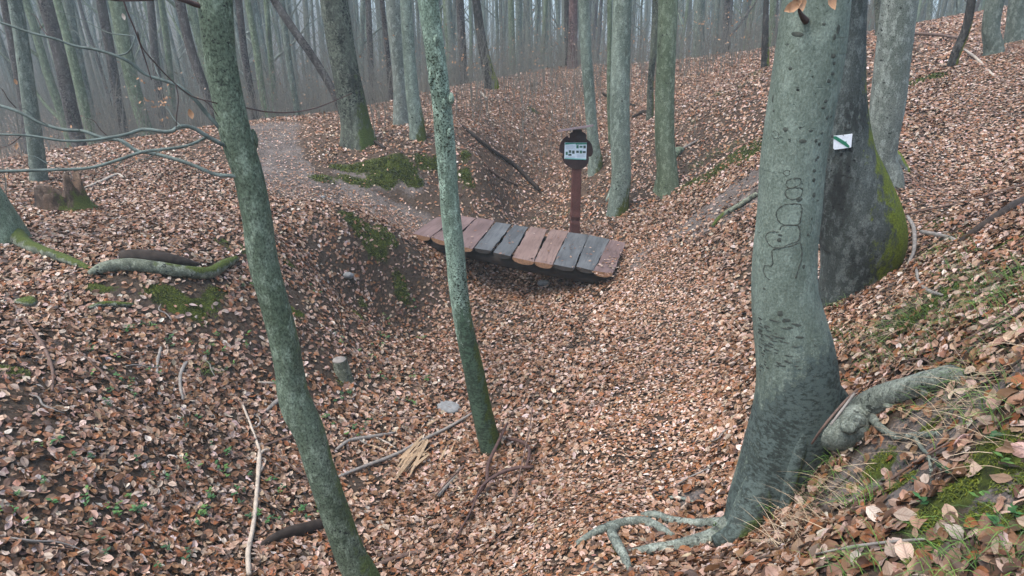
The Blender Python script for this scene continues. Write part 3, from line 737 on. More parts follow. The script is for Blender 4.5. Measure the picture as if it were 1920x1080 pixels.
# the hazy wood behind on the left, one by one
for i, (pts, Y, mt, lb) in enumerate((
    ([(8, 0, 15), (28, 110, 15), (45, 200, 15), (62, 330, 18)], 16, B_brown, 'purplish brown trunk at the far left behind the bare branches'),
    ([(28, 0, 24), (45, 110, 25), (57, 200, 26), (70, 300, 28), (80, 398, 36)], 8.6, B_gry, 'grey trunk beside the rotten stump at the far left'),
    ([(85, 0, 28), (112, 100, 25), (132, 200, 24), (158, 310, 26)], 15.5, B_brown, 'thick dark brown trunk in the hazy wood on the left'),
    ([(107, 0, 14), (134, 100, 16), (158, 200, 18), (186, 305, 20)], 14.5, B_green, 'greenish trunk just right of the thick dark brown one on the left'),
    ([(189, 0, 17), (207, 100, 17), (223, 200, 17), (241, 290, 19)], 16.5, B_brown, 'brownish grey trunk left of the stout green one in the left wood'),
    ([(218, 0, 27), (236, 100, 25), (260, 200, 24), (285, 280, 26)], 15.5, B_green, 'stout green trunk in the middle of the hazy left wood'),
    ([(282, 0, 13), (290, 100, 14), (303, 200, 15), (310, 240, 16)], 20, B_brown, 'purplish grey trunk right of the stout green one'),
    ([(302, 0, 11), (315, 100, 12), (324, 200, 12), (328, 240, 13)], 21, B_green, 'thin green trunk paired with the purplish grey one'),
    ([(335, -5, 18), (360, 100, 17), (393, 190, 16), (408, 235, 16)], 13, B_brown, 'dark brown trunk leaning toward the flecked beech from the left'),
    ([(447, 0, 13), (458, 100, 13), (475, 200, 15), (480, 235, 17)], 16, B_brown, 'purplish brown trunk right of the flecked beech'),
    ([(464, 0, 11), (482, 100, 13), (498, 200, 13), (511, 234, 14)], 15, B_green, 'olive trunk second right of the flecked beech'),
    ([(499, 0, 10), (505, 80, 10), (512, 160, 11), (517, 220, 12)], 19, B_green, 'straight thin olive trunk left of the leaning dead stem'),
    ([(528, 0, 11), (540, 100, 12), (555, 190, 13), (562, 224, 16)], 14, B_gry, 'grey trunk standing under the leaning dead stem'),
    ([(690, 0, 11), (694, 100, 11), (700, 190, 12)], 20, B_brown, 'brown trunk in the gap right of the stout dark trunk'),
    ([(716, 0, 9), (726, 100, 10), (735, 210, 11)], 16, B_brown, 'thin dark brown stem close left of the pale beech pair'),
    ([(862, 0, 15), (866, 80, 15), (872, 165, 17)], 18, B_brown, 'purplish grey trunk left of the black leaning trunk'),
    ([(840, 0, 12), (846, 80, 12), (850, 170, 14)], 21, B_gry, 'grey trunk close right of the lichen tree'),
    ([(958, 0, 11), (960, 80, 12), (962, 130, 13)], 24, B_green, 'greenish trunk right of the black leaning trunk'),
    ([(972, 0, 12), (973, 80, 12), (974, 120, 13)], 26, B_gry, 'grey trunk second right of the black leaning trunk'),
    ([(1022, 0, 13), (1024, 70, 13), (1026, 120, 14)], 27, B_gry, 'grey trunk left of the reddish pine'),
    ([(1312, 0, 20), (1310, 60, 21), (1306, 125, 24)], 18, B_gry, 'broad pale hazy trunk right of the streaked beech'),
    ([(1345, 0, 10), (1342, 60, 10), (1338, 115, 11)], 22, B_gry, 'narrow grey trunk above the right bank grass'),
    ([(1450, 0, 12), (1447, 60, 12), (1443, 100, 13)], 17, B_green, 'greenish trunk right behind the slim black one'),
    ([(1745, -10, 9), (1742, 30, 10)], 17, B_gry, 'thin grey trunk on the skyline right of the pale beech'),
    )):
    g, m = on_ground(*pts[-1][:2])
    tree('woodland_tree', pts, Y, mt, lb, 'trees of the hazy wood', height=11, sides=12, flare=.25, rough=.05, seed=30 + i, foot=1.6, crown=True, per=3)

# more of the wood, each trunk its own tree
KINDS = [(B_gry, 'grey'), (B_green, 'olive green'), (B_brown, 'purplish brown'), (B_pale, 'pale'), (B_oak, 'dark')]
placed = []
rng = random.Random(21)
cnt = 0
tries = 0
while cnt < 205 and tries < 9000:
    tries += 1
    Y = 15 + 36 * rng.random() ** .8
    x = rng.uniform(-.82, .8) * (Y + 2)
    u = x / Y
    if Y < 19 and -.55 < u < .9: continue
    if u > .45 and Y < 24: continue
    if any((x - a) ** 2 + (Y - b) ** 2 < .7 for a, b in placed): continue
    placed.append((x, Y))
    z = float(H(x, Y))
    mt, kn = KINDS[rng.choices(range(5), (38, 30, 10, 14, 8))[0]]
    reg = 'down the far left slope' if u < -.3 else ('beyond the brow behind the footbridge' if u < .2 else 'above the right bank')
    r = rng.uniform(.045, .135); h = rng.uniform(10, 15)
    lx, ly = rng.gauss(0, .05), rng.uniform(-.04, .04)
    if u < -.3: lx += -.04
    P, Rr = [], []
    for k in range(9):
        t = k / 8
        P.append((x + lx * h * t + rng.uniform(-.06, .06) * (k > 0), Y + ly * h * t + rng.uniform(-.06, .06) * (k > 0), z - .3 + h * t)); Rr.append(r * (1.15 - .75 * t) * (1.25 if k == 0 else 1))
    mb = MB(); tube(mb, P, Rr, 9, 2, .06, .2, .4, 4, cnt)
    limbs(mb, P, Rr, 9, cnt + 100, .12, 2.2, 4)
    o = mb.build('woodland_tree', mt, origin=(x, Y, z))
    tag(o, 'hazy %s trunk among the crowded trees %s' % (kn, reg), 'tree', 'crowded %s trunks %s' % (kn, reg))
    cnt += 1
# the far-off wood that reads as one mass
mb = MB(); rng = random.Random(5)
for i in range(950):
    Y = 34 + 110 * rng.random() ** 1.4; x = rng.uniform(-.95, .9) * (Y + 5)
    z = float(H(x, Y)); r = rng.uniform(.06, .17); h = rng.uniform(13, 20)
    lx = rng.uniform(-.05, .05)
    P = [(x + lx * h * t + rng.uniform(-.1, .1), Y, z - .5 + h * t) for t in (0, .3, .6, 1)]
    tube(mb, P, [r * 1.1, r * .9, r * .7, r * .3], 5, 1, cap=False, smoothp=False)
    for j in range(9):
        t = rng.uniform(.05, .8); a = rng.uniform(0, 6.28); L = rng.uniform(1.5, 4)
        p = Vector((x + lx * h * t, Y, z + h * t)); e = Vector((math.cos(a), math.sin(a) * .5, rng.uniform(.5, 1.6))).normalized()
        tube(mb, [p, p + e * L * .5 + Vector((0, 0, -.1)), p + e * L], [r * .25, r * .15, .01], 3, 1, cap=False, smoothp=False)
tag(mb.build('far_wood', B_far, origin=(0, 80, -3)), 'hazy mass of distant bare trunks closing the view', 'wood', kind='stuff')

# ------------------------------------------------------------------ roots, carvings, waymark
def groundtube(pts, lift=.4, sides=10, rough=.12, mb=None, seed=1, dz=None, per=4, thin=1.0):
    """tube lying on the ground along photo pixels (x, y, width)"""
    mb = mb or MB(); P, r = [], []
    for i, (px, py, wd) in enumerate(pts):
        g, m = on_ground(px, py); rad = wd * m * .5
        g.z += rad * lift + .016 + (dz[i] if dz else 0)
        P.append(g); r.append(rad * thin)
    tube(mb, P, r, sides, per, rough, seed=seed)
    return mb
def root(tr, pts, lift=.4, mat=None, seed=1, **kw):
    kw.setdefault('dz', [-.006] * (len(pts) - 1) + [-.035])
    return groundtube(pts, lift, 12, .3, seed=seed, thin=.82, **kw).build('root', mat or B_root, tr)
def ytube(pts, sides=14, rough=.14, seed=1, mb=None):
    mb = mb or MB(); P, r = [], []
    for (px, py, wd, Y) in pts:
        p, m = at_y(px, py, Y); P.append(p); r.append(wd * m * .5)
    tube(mb, P, r, sides, 6, rough, seed=seed); return mb
def gY(px, py): return on_ground(px, py)[0].y
mb = MB(); P, r = [], []
for (px, py, wd, Y) in ((1490, 730, 50, 2.5), (1528, 775, 62, 2.45), (1556, 812, 64, 2.38), (1582, 812, 60, 2.34)):
    p, m = at_y(px, py, Y); P.append(p); r.append(wd * m * .5)
for (px, py, wd, dz) in ((1612, 788, 54, .02), (1640, 772, 48, .035), (1664, 764, 44, .045), (1690, 758, 42, .05), (1722, 746, 39, .05), (1752, 737, 40, .045), (1780, 722, 36, .03), (1806, 706, 32, -.02), (1830, 694, 28, -.08), (1850, 686, 22, -.16)):
    p, m = on_ground(px, py); p.z += dz + .2 * wd * m; P.append(p); r.append(wd * m * .5)
tube(mb, P, r, 28, 9, .13, seed=6)
for (px, py, a_, sd) in ((1607, 790, 30, 3), (1592, 800, 34, 5), (1668, 758, 24, 7), (1735, 735, 22, 9)):
    h_ = on_ground(px, py); p, m = at_y(px, py, h_[0].y - .03) if px > 1620 else at_y(px, py, 2.27); lumps(mb, p, a_ * m * .5, a_ * m * .45, a_ * m * .42, sd)
mb.build('root', B_root, T3)
ytube([(1500, 690, 70, 2.5), (1535, 720, 60, 2.52), (1565, 745, 46, 2.55), (1590, 770, 34, 2.6)], 14, .1, 7).build('root', B_big, T3)
ytube([(1508, 800, 24, 2.36), (1497, 850, 26, 2.34), (1483, 900, 24, 2.33), (1473, 945, 22, 2.31), (1466, 985, 16, 2.28)], 12, .1, 5).build('root', B_big, T3)
ytube([(1440, 880, 70, 2.45), (1405, 960, 62, 2.4), (1375, 1003, 44, 2.35), (1340, 1018, 26, 2.33)], 14, .08, 6).build('root', B_big, T3)
ytube([(1440, 800, 60, 2.52), (1415, 900, 56, 2.6), (1385, 965, 36, 2.66), (1360, 990, 18, 2.7)], 14, .08, 8).build('root', B_big, T3)
root(T3, [(1375, 1000, 53), (1345, 1014, 37), (1310, 1025, 33), (1262, 1033, 28), (1215, 1038, 23), (1160, 1036, 14)], .5, seed=3)
root(T3, [(1362, 990, 31), (1310, 989, 20), (1262, 984, 19), (1215, 971, 17), (1190, 970, 9)], .6, seed=4)
root(T3, [(1262, 1012, 12), (1235, 998, 22), (1207, 986, 23), (1160, 990, 20), (1110, 1008, 17), (1062, 1030, 9)], .6, seed=5)
root(T3, [(1160, 990, 14), (1147, 1006, 22), (1156, 1028, 22), (1172, 1055, 19), (1185, 1085, 16)], .6, seed=6)
root(T3, [(1205, 920, 5), (1240, 935, 7), (1280, 939, 7), (1312, 941, 5)], .5, seed=7)
root(T3, [(1630, 790, 22), (1655, 815, 18), (1680, 828, 16), (1712, 825, 16), (1770, 808, 14)], .6, seed=8)
root(T3, [(1712, 825, 10), (1728, 850, 9), (1742, 872, 8), (1750, 910, 6)], .7, seed=9)
root(T3, [(1735, 866, 6), (1765, 890, 5), (1775, 888, 3)], .7, seed=10)
root(T4, [(1580, 480, 40), (1566, 520, 32), (1553, 550, 28), (1537, 580, 24), (1525, 600, 14)], .5, B_dark, 11)
root(T4, [(1650, 470, 40), (1640, 500, 34), (1632, 520, 20)], .4, B_dark, 12)
root(T5, [(1645, 300, 26), (1652, 325, 20), (1660, 345, 14)], .5, B_pale, 13)
root(T5, [(1668, 290, 24), (1685, 308, 20), (1703, 325, 14)], .5, B_dark, 14)
root(T7, [(1160, 345, 22), (1150, 362, 16), (1138, 377, 8)], .5, B_beech, 15)
root(T8, [(1245, 335, 18), (1234, 348, 12), (1226, 356, 6)], .5, B_green, 16)
root(T8, [(1262, 300, 20), (1275, 285, 14), (1282, 280, 8)], .5, B_green, 17)
root(T19, [(-20, 420, 60), (20, 448, 44), (60, 470, 28), (105, 487, 22), (150, 502, 18), (180, 512, 12)], .5, B_mossy, 18)

M_scar = plain('dark_bark_scar', (.06, .068, .055), .9, .4, (60, 60, 60))
b3 = bvh(T3t)
def scar(pts, wd, closed=False):
    pts = [(1400 + x / 3.175, 220 + y / 3.176) for x, y in pts]
    if closed: pts = pts + [pts[0]]
    D = catmull(np.array(pts), 5)
    P, r = [], []
    for i, (px, py) in enumerate(D):
        px += random.uniform(-.5, .5); py += random.uniform(-.5, .5)
        h = cast(b3, px, py)
        if h is None: continue
        m = (h[0] - CAM).length / F
        P.append(h[0] - h[1] * .0012); r.append(wd * m * random.uniform(.35, .85))
    mb = MB(); tube(mb, P, r, 6, 1, smoothp=False)
    mb.build('carving', M_scar, T3)
for pts, c, wd in (([(150, 105), (157, 86), (175, 82), (190, 100), (182, 122), (163, 124)], 1, 1.6), ([(187, 128), (200, 116), (216, 122), (215, 145), (200, 155), (188, 146)], 1, 1.5),
    ([(215, 330), (228, 318), (252, 318), (256, 338), (236, 349)], 1, 1.6), ([(233, 400), (240, 378), (275, 366), (322, 366), (320, 395), (290, 414), (245, 418)], 1, 1.9),
    ([(228, 448), (240, 428), (290, 421), (332, 428), (330, 455), (308, 480), (255, 485), (236, 470)], 1, 2.1),
    ([(332, 545), (320, 519), (280, 515), (238, 517), (200, 535), (176, 568), (180, 600), (205, 632), (260, 641), (310, 636), (322, 600), (330, 545)], 0, 2.3),
    ([(198, 668), (210, 648), (260, 644), (308, 648), (318, 690), (305, 735), (260, 752), (200, 776), (150, 770), (122, 738), (114, 706), (130, 686), (160, 680), (190, 684)], 0, 2.2),
    ([(155, 858), (152, 826), (154, 792), (200, 778), (270, 765), (318, 748), (328, 780), (326, 850), (308, 905), (292, 960)], 0, 2.5),
    ([(157, 856), (148, 884), (108, 884), (100, 915), (112, 945), (140, 972)], 0, 2.0), ([(225, 168), (214, 200), (212, 240), (206, 275)], 0, 1.0), ([(418, 85), (422, 120), (418, 160)], 0, .9),
    ([(70, 690), (85, 682), (100, 695), (95, 720), (82, 712)], 1, 1.2), ([(352, 645), (382, 636), (388, 660), (370, 715)], 0, 1.2), ([(322, 640), (322, 670), (316, 705)], 0, 1.4)):
    scar(pts, wd, bool(c))
mb = MB()
def knot(px, py, w_, h_, b=b3, own=True):
    global mb
    if own: mb = MB()
    h = cast(b, px, py)
    if h is None: return
    m = (h[0] - CAM).length / F
    c = h[0]; n = h[1]; t = n.cross(Vector((0, 0, 1))).normalized(); u = t.cross(n)
    k = 9; V_ = []
    for j in range(k):
        a = j / k * 6.283; q = random.uniform(.8, 1.2)
        V_.append(c + n * .0005 + t * math.cos(a) * w_ * m * .5 * q + u * math.sin(a) * h_ * m * .5 * q)
    V_.append(c + n * .0035)
    mb.add([tuple(v) for v in V_], [(j, (j + 1) % k, k) for j in range(k)])
    if own: mb.build('knot', M_scar, T3)
for x, y, w_, h_ in ((1473, 243, 9, 9), (1505, 265, 13, 7), (1499, 374, 10, 8), (1526, 338, 7, 7), (1526, 366, 8, 9), (1507, 500, 6, 8), (1461, 450, 8, 8), (1433, 541, 6, 4), (1463, 441, 9, 5),
    (1495, 64, 22, 8), (1482, 128, 6, 7), (1562, 105, 9, 8), (1564, 119, 7, 6), (1561, 138, 8, 6), (1554, 152, 7, 7), (1551, 221, 8, 8), (1544, 202, 9, 5), (1530, 264, 6, 6), (1534, 295, 6, 6), (1463, 588, 10, 11),
    (1451, 208, 5, 5), (1545, 45, 6, 5), (1520, 245, 8, 4), (1449, 185, 5, 14), (1572, 55, 8, 14), (1565, 70, 6, 10), (1548, 190, 7, 5), (1541, 250, 6, 5), (1536, 270, 6, 6), (1530, 300, 6, 6), (1527, 320, 7, 6), (1522, 410, 5, 5), (1515, 440, 5, 6)):
    knot(x, y, w_, h_)
mb = MB()
for i in range(70):     # short dark creases on the lower stem
    t = random.random(); knot(1425 + random.random() ** 1.6 * 75, 596 + 100 * t, random.uniform(4, 16), random.uniform(2, 4.5), b3, False)
mb.build('bark_creases', M_scar, T3)['kind'] = 'stuff'
# snapped branch stub with withered leaves
ytube([(1512, 40, 14, 2.42), (1504, 30, 10, 2.34), (1499, 20, 6, 2.3), (1497, 8, 4, 2.28)], 8, .1).build('branch_stub', M_twig, T3)
for px, py, U in ((1490, 8, (-.6, 0, -.8)), (1484, 14, (-1, 0, -.5)), (1500, 4, (.2, 0, -1)), (1556, 3, (.4, 0, -.8))):
    mb = MB(); p, m = at_y(px, py, 2.26); one_leaf(mb, p, U, (.2, -1, .3), .055, .032, .4); mb.build('withered_leaf', M_tan, T3)

# white waymark with a green bar on the dark trunk
M_white = plain('white_enamel', (.62, .66, .70), .35, .12, (60, 60, 60), bump=.02)
M_green = plain('green_paint', (.02, .15, .085), .4, .15, (60, 60, 60), bump=.02)
b4 = bvh(T4t); h = cast(b4, 1579, 265)
c, m = h[0], (h[0] - CAM).length / F
n = (CAM - c); n.z *= .3; n = (n.normalized() * .6 + h[1] * .4).normalized()
U = n.cross(Vector((0, 0, 1))).normalized(); U = U if U.x > 0 else -U; Vv = n.cross(U).normalized(); Vv = Vv if Vv.z > 0 else -Vv
def plate(mb, quad, d0, d1):
    f = [(c + n * d1 + U * x * m + Vv * y * m) for x, y in quad]; k = [(c + n * d0 + U * x * m + Vv * y * m) for x, y in quad]
    q = len(quad); mb.add([tuple(p) for p in f + k], [tuple(range(q)), tuple(range(q, 2 * q))[::-1]] + [(j, q + j, q + (j + 1) % q, (j + 1) % q) for j in range(q)])
wm = empty('trail_marker', c, 'small white square waymark with green diagonal bar nailed to the dark mossy trunk', 'trail marker')
mb = MB(); plate(mb, [(-14, 8), (13.2, 13), (15, -8), (13, -9), (-9, -14), (-11.5, -12)][::-1], -.03, .012); mb.build('plate', M_white, wm, smooth=False)
mb = MB(); plate(mb, [(-14.2, 8), (-10, 8), (5, 0), (6, 2), (7, -1.5), (12, -6), (12.5, -9), (9, -8.5), (-13.5, 4)][::-1], .011, .0145); mb.build('green_bar', M_green, wm, smooth=False)
mb = MB(); lumps(mb, tuple(c + n * .014 + U * 0 * m + Vv * 10 * m), .003, .003, .003, 2, 8); mb.build('nail', M_scar, wm)

# ------------------------------------------------------------------ plank footbridge
DECK = .06
W_brown = wood('reddish_brown_plank', (.105, .070, .063), (.175, .120, .110))
W_tan = wood('tan_brown_plank', (.135, .088, .072), (.215, .148, .124))
W_grey = wood('weathered_grey_plank', (.062, .067, .069), (.118, .126, .128))
W_end = plain('cut_wood_end', (.24, .135, .075), .8, .35, (40, 40, 40))
W_enddark = plain('dark_wood_end', (.035, .03, .026), .85, .4, (40, 40, 40))
W_beam = plain('dark_wet_beam', (.028, .022, .018), .8, .4, (12, 12, 12))
PLK = [((92, 232), (225, 262), (300, 90), (440, 94), 0), ((235, 262), (368, 302), (452, 96), (566, 114), 0), ((378, 310), (540, 350), (582, 112), (712, 138), 0), ((555, 340), (680, 360), (718, 148), (835, 165), 2),
    ((702, 372), (830, 400), (855, 166), (960, 185), 2), ((845, 408), (1000, 440), (975, 178), (1105, 197), 1), ((1007, 440), (1145, 466), (1132, 195), (1262, 213), 1), ((1150, 463), (1305, 495), (1264, 220), (1411, 240), 2),
    ((1322, 482), (1450, 512), (1416, 241), (1570, 276), 2), ((1453, 512), (1592, 531), (1573, 278), (1690, 302), 0)]
def cpx(q): return (750 + q[0] / 4, 380 + q[1] / 4)
BR = empty('footbridge', at_z(970, 460, DECK), 'small footbridge of ten half log planks, some reddish brown and some grey, across the gully', 'footbridge')
for i, (nl, nr, fl, fr, kind) in enumerate(PLK):
    z = DECK + (-.012, .004, 0, -.01, .006, .012, .0, .004, -.006, .01)[i]
    A, B, C_, D_ = [at_z(*cpx(q), z) for q in (nl, nr, fl, fr)]
    mid = (A + B + C_ + D_) / 4
    ax = ((C_ + D_) - (A + B)).normalized(); ang = math.atan2(-ax.x, ax.y)
    Rz = Matrix.Rotation(-ang, 3, 'Z')
    off = Vector((i * .73, i * 1.9, i * .31))
    mb = MB(); ns = 9; prof = [(0, 0, 0), (.5, 0, 0), (1, 0, 0), (1.0, -.012, 1)] + [((.5 + .5 * math.cos(a)), -.014 - (.05 if kind < 2 else .04) * math.sin(a), 1) for a in np.linspace(.15, math.pi - .15, 7)] + [(0, -.012, 1)]
    k = len(prof); V_ = []
    rr = random.Random(i + 3)
    for s in range(ns):
        t = s / (ns - 1); e0, e1 = rr.uniform(-.008, .008), rr.uniform(-.008, .008)
        L_, R_ = A.lerp(C_, t), B.lerp(D_, t)
        for (x, zz, _) in prof:
            p = L_.lerp(R_, x); side = (R_ - L_).normalized()
            p = p + side * (e0 * (1 - x) + e1 * x) + Vector((0, 0, zz + .004 * math.sin(t * 5 + i) + rr.uniform(-.0015, .0015)))
            V_.append(tuple(Rz @ (p - mid) + off))
    fs = [(s * k + j, (s + 1) * k + j, (s + 1) * k + (j + 1) % k, s * k + (j + 1) % k) for s in range(ns - 1) for j in range(k)]
    mb.add(V_, fs); nb = mb.n
    mb.add(V_[:k], [tuple(range(k))], 1); mb.add(V_[-k:], [tuple(range(k))[::-1]], 1)
    me_mat = [(W_brown, W_tan, W_grey)[kind], W_end if kind < 2 else W_enddark]
    o = mb.build('plank', me_mat, BR, smooth=False)
    # own axes: grain runs along the plank
    o.data.transform(Matrix.Translation(Vector(BR.location)))
    o.rotation_euler = (0, 0, ang)
    o.location = mid - Vector(BR.location) - (Matrix.Rotation(ang, 3, 'Z') @ off)
    o['label'] = ('reddish brown half log plank', 'tan brown half log plank', 'weathered dark grey plank')[kind]
def bm_beam(f):
    P = []
    for i in (0, 3, 6, 9):
        A, B, C_, D_ = [at_z(*cpx(q), DECK) for q in PLK[i][:4]]
        P.append(((A + B) / 2).lerp((C_ + D_) / 2, f) + Vector((0, 0, -.15)))
    P[0] = P[0] + (P[0] - P[1]).normalized() * .12; P[-1] = P[-1] + (P[-1] - P[-2]).normalized() * .1
    mb = MB(); tube(mb, P, [.085] * 4, 12, 4, .06, seed=int(f * 10)); mb.build('beam', W_beam, BR)
bm_beam(.16); bm_beam(.85)
mb = MB(); p = at_z(810, 450, -.05); tube(mb, [p + Vector((0, 0, -.35)), p + Vector((0, 0, .02))], [.05, .045], 9, 2, .15); mb.build('support_post', W_beam, BR)

# ------------------------------------------------------------------ information board
YS = 8.98
M_board = wood('dark_stained_board', (.022, .012, .011), (.045, .024, .022))
M_post = wood('reddish_stained_post', (.07, .026, .02), (.125, .05, .04))
M_roofb = plain('weathered_roof_board', (.20, .155, .16), .8, .3, (30, 6, 30))
M_panel = plain('printed_panel', (.60, .70, .74), .3, .08, (8, 8, 8), bump=.01)
M_hdr = plain('green_print', (.03, .22, .15), .3, .2, (8, 8, 8), bump=.01)
M_ftr = plain('pale_green_print', (.17, .42, .38), .3, .2, (8, 8, 8), bump=.01)
M_pic = plain('dark_photo_print', (.05, .085, .075), .3, .7, (90, 90, 90), bump=.01)
M_pic2 = plain('green_photo_print', (.03, .14, .09), .3, .6, (90, 90, 90), bump=.01)
M_txt = plain('grey_print', (.36, .44, .50), .3, .1, bump=.01)
pb, m = at_y(1078, 436, YS); pb.z = float(H(pb.x, YS)) - .02
SG = empty('information_board', pb, 'round dark wooden information board with small roof on a reddish brown post beside the bridge', 'information board')
pt, m = at_y(1082, 300, YS)
mb = MB(); hw = 9.2 * m
P = [(pb.x, YS, pb.z - .2), (pb.x, YS, pb.z + .12)]
zs = [pb.z - .2, pb.z + .2, .05, .13, .17, .20, .23, .30, .6, pt.z + .25]
ws = [1.05, 1.05, 1.05, 1.02, .82, 1.0, 1.12, 1.0, .97, .93]
V_, f_ = [], []
for zz, ww in zip(zs, ws):
    t = (zz - pb.z) / (pt.z - pb.z); x = pb.x + (pt.x - pb.x) * t
    for (a, b) in ((-1, -.82), (-.82, -1), (.82, -1), (1, -.82), (1, .82), (.82, 1), (-.82, 1), (-1, .82)):
        V_.append((x + a * hw * ww, YS + .04 + b * hw * ww, zz))
for i in range(len(zs) - 1):
    for j in range(8): f_.append((i * 8 + j, i * 8 + (j + 1) % 8, (i + 1) * 8 + (j + 1) % 8, (i + 1) * 8 + j))
f_.append(tuple((len(zs) - 1) * 8 + j for j in range(8)))
mb.add(V_, f_); mb.build('post', M_post, SG, smooth=False)
SO = [(800, 350), (975, 350), (985, 400), (1050, 428), (1070, 470), (1062, 520), (1085, 552), (1140, 590), (1180, 650), (1200, 740), (1205, 790), (1188, 860), (1165, 892), (1112, 898), (1122, 940), (1115, 1000), (1090, 1055),
    (1050, 1095), (1000, 1128), (930, 1150), (850, 1150), (770, 1130), (700, 1090), (640, 1040), (600, 980), (574, 900), (602, 862), (590, 832), (545, 812), (516, 760), (530, 690), (555, 610), (600, 540), (660, 492), (700, 484), (722, 530), (738, 500), (730, 432), (792, 408)]
def spx(q): return (1000 + q[0] / 10.8, 210 + q[1] / 10.8)
def slab(mb, pts, Y0, Y1):
    a = [at_y(*p, YS)[0] for p in pts]; k = len(a)
    mb.add([(p.x, Y0, p.z) for p in a] + [(p.x, Y1, p.z) for p in a], [tuple(range(k))[::-1], tuple(range(k, 2 * k))] + [(j, (j + 1) % k, k + (j + 1) % k, k + j) for j in range(k)])
mb = MB(); slab(mb, [spx(q) for q in SO], YS - .032, YS + .0); mb.build('board', M_board, SG, smooth=False)
mb = MB(); pc, m = at_y(1078, 240, YS); ra = R(9)
box(mb, (pc.x, YS - .02, pc.z), ((math.cos(ra), 0, math.sin(ra)), (0, math.cos(R(-9)), math.sin(R(-9))), (-math.sin(ra), -math.sin(R(-9)), math.cos(ra))), (.225, .14, .012))
mb.build('roof', M_roofb, SG, smooth=False)
mb = MB(); slab(mb, [(1058.5, 266.5), (1099.7, 266.5), (1098.5, 298.2), (1057.7, 296.5)], YS - .040, YS - .033); pn = mb.build('info_panel', M_panel, SG, smooth=False)
def prt(name, q, mat, d=.0415):
    mb = MB(); slab(mb, [spx(p) for p in q], YS - d, YS - .0405); mb.build(name, mat, pn, smooth=False)
def rc(x0, y0, x1, y1): return [(x0, y0), (x1, y0), (x1, y1), (x0, y1)]
prt('header_strip', [(640, 612), (1076, 612), (1074, 645), (860, 650), (850, 632), (640, 650)], M_hdr)
prt('footer_strip', [(632, 915), (1066, 935), (1064, 958), (630, 938)], M_ftr)
for q, mt in ((rc(866, 660, 912, 725), M_pic2), (rc(930, 675, 990, 712), M_pic2), (rc(1006, 668, 1056, 725), M_pic), (rc(862, 770, 916, 818), M_pic), (rc(934, 768, 982, 828), M_pic2), (rc(992, 778, 1054, 822), M_pic),
    (rc(650, 792, 692, 858), M_pic2), (rc(712, 762, 764, 815), M_pic), (rc(780, 768, 830, 832), M_pic), (rc(704, 835, 768, 875), M_pic)):
    prt('picture', q, mt)
for y in (668, 684, 700, 716, 732): prt('text_line', rc(652, y, 845 - (y % 3) * 20, y + 6), M_txt)
for y in (850, 866, 882, 898): prt('text_line', rc(880, y, 1050 - (y % 3) * 15, y + 6), M_txt)
for y in (890, 904): prt('text_line', rc(650, y, 835, y + 6), M_txt)

# ------------------------------------------------------------------ fallen wood, stumps, stones
W_pale = plain('barkless_pale_wood', (.40, .34, .27), .7, .25, (25, 25, 25))
W_greyst = plain('grey_dead_wood', (.22, .20, .175), .8, .35, (25, 25, 25))
W_brst = plain('brown_dead_wood', (.13, .085, .065), .8, .4, (25, 25, 25))
W_redst = plain('dark_brush_twig', (.085, .05, .042), .75, .3, (25, 25, 25))
W_dk = plain('dark_rotten_wood', (.035, .026, .02), .85, .5, (18, 18, 18))
W_yel = plain('fresh_split_wood', (.38, .27, .165), .65, .3, (60, 60, 14))
M_stone = plain('pale_stone', (.19, .195, .19), .8, .3, (25, 25, 25))
def stick(name, pts, mat, label, cat='branch', lift=.5, forks=(), group=None, seed=1, dz=None, rough=.18, sides=8):
    mb = groundtube(pts, lift, sides, rough, seed=seed, dz=dz)
    for f in forks: groundtube(f, .8, 6, rough, mb, seed + 1)
    g = on_ground(*pts[len(pts) // 2][:2])[0]
    return tag(mb.build(name, mat, origin=g), label, cat, group)
stick('fallen_branch', [(455, 762, 4), (468, 795, 5), (480, 828, 5), (487, 850, 6), (487, 870, 9), (484, 910, 8), (480, 960, 9), (474, 1005, 9), (467, 1040, 10), (468, 1085, 10)], W_pale,
    'long pale barkless branch lying downhill left of the leaning beech', forks=([(487, 858, 6), (497, 850, 6), (505, 848, 4)], [(486, 862, 5), (478, 868, 5), (474, 872, 3)], [(489, 890, 6), (496, 876, 5), (499, 868, 3)]), seed=3, lift=.9)
stick('fallen_branch', [(636, 900, 6), (680, 883, 7), (755, 853, 7), (800, 828, 7), (840, 808, 6), (888, 778, 4)], W_greyst, 'thin straight grey branch lying from the leaning beech to the slim lichen tree', seed=4, lift=1.2)
stick('fallen_branch', [(632, 848, 6), (655, 832, 7), (690, 826, 7), (742, 816, 5)], W_greyst, 'bent grey branch just right of the leaning beech, above the long thin one', seed=5, lift=.9, forks=([(672, 828, 4), (690, 838, 3), (705, 842, 2)],))
stick('fallen_branch', [(490, 842, 6), (515, 834, 6), (548, 822, 5)], W_brst, 'short brown stick touching the top of the pale barkless branch', seed=6)
stick('fallen_branch', [(515, 855, 6), (545, 878, 6), (585, 906, 5)], W_brst, 'short brown stick sloping down to the trunk of the leaning beech', seed=7)
stick('fallen_log', [(492, 1028, 10), (512, 1018, 18), (540, 1008, 24), (575, 1000, 24), (612, 988, 22), (640, 980, 16)], W_dk, 'black rotten log with a split end behind the foot of the leaning beech', 'log', .4, seed=8, rough=.25, sides=12)
stick('fallen_branch', [(700, 1068, 9), (745, 1052, 10), (775, 1043, 9), (797, 1038, 7)], W_brst, 'thick brown stick at the bottom edge right of the leaning beech', seed=9)
stick('fallen_branch', [(822, 935, 6), (845, 908, 7), (863, 883, 6)], W_greyst, 'short grey stick left of the slim tree foot', seed=10)
stick('fallen_branch', [(500, 775, 6), (515, 762, 9), (528, 752, 9)], W_greyst, 'stubby grey stick hidden half behind the leaning beech', seed=11)
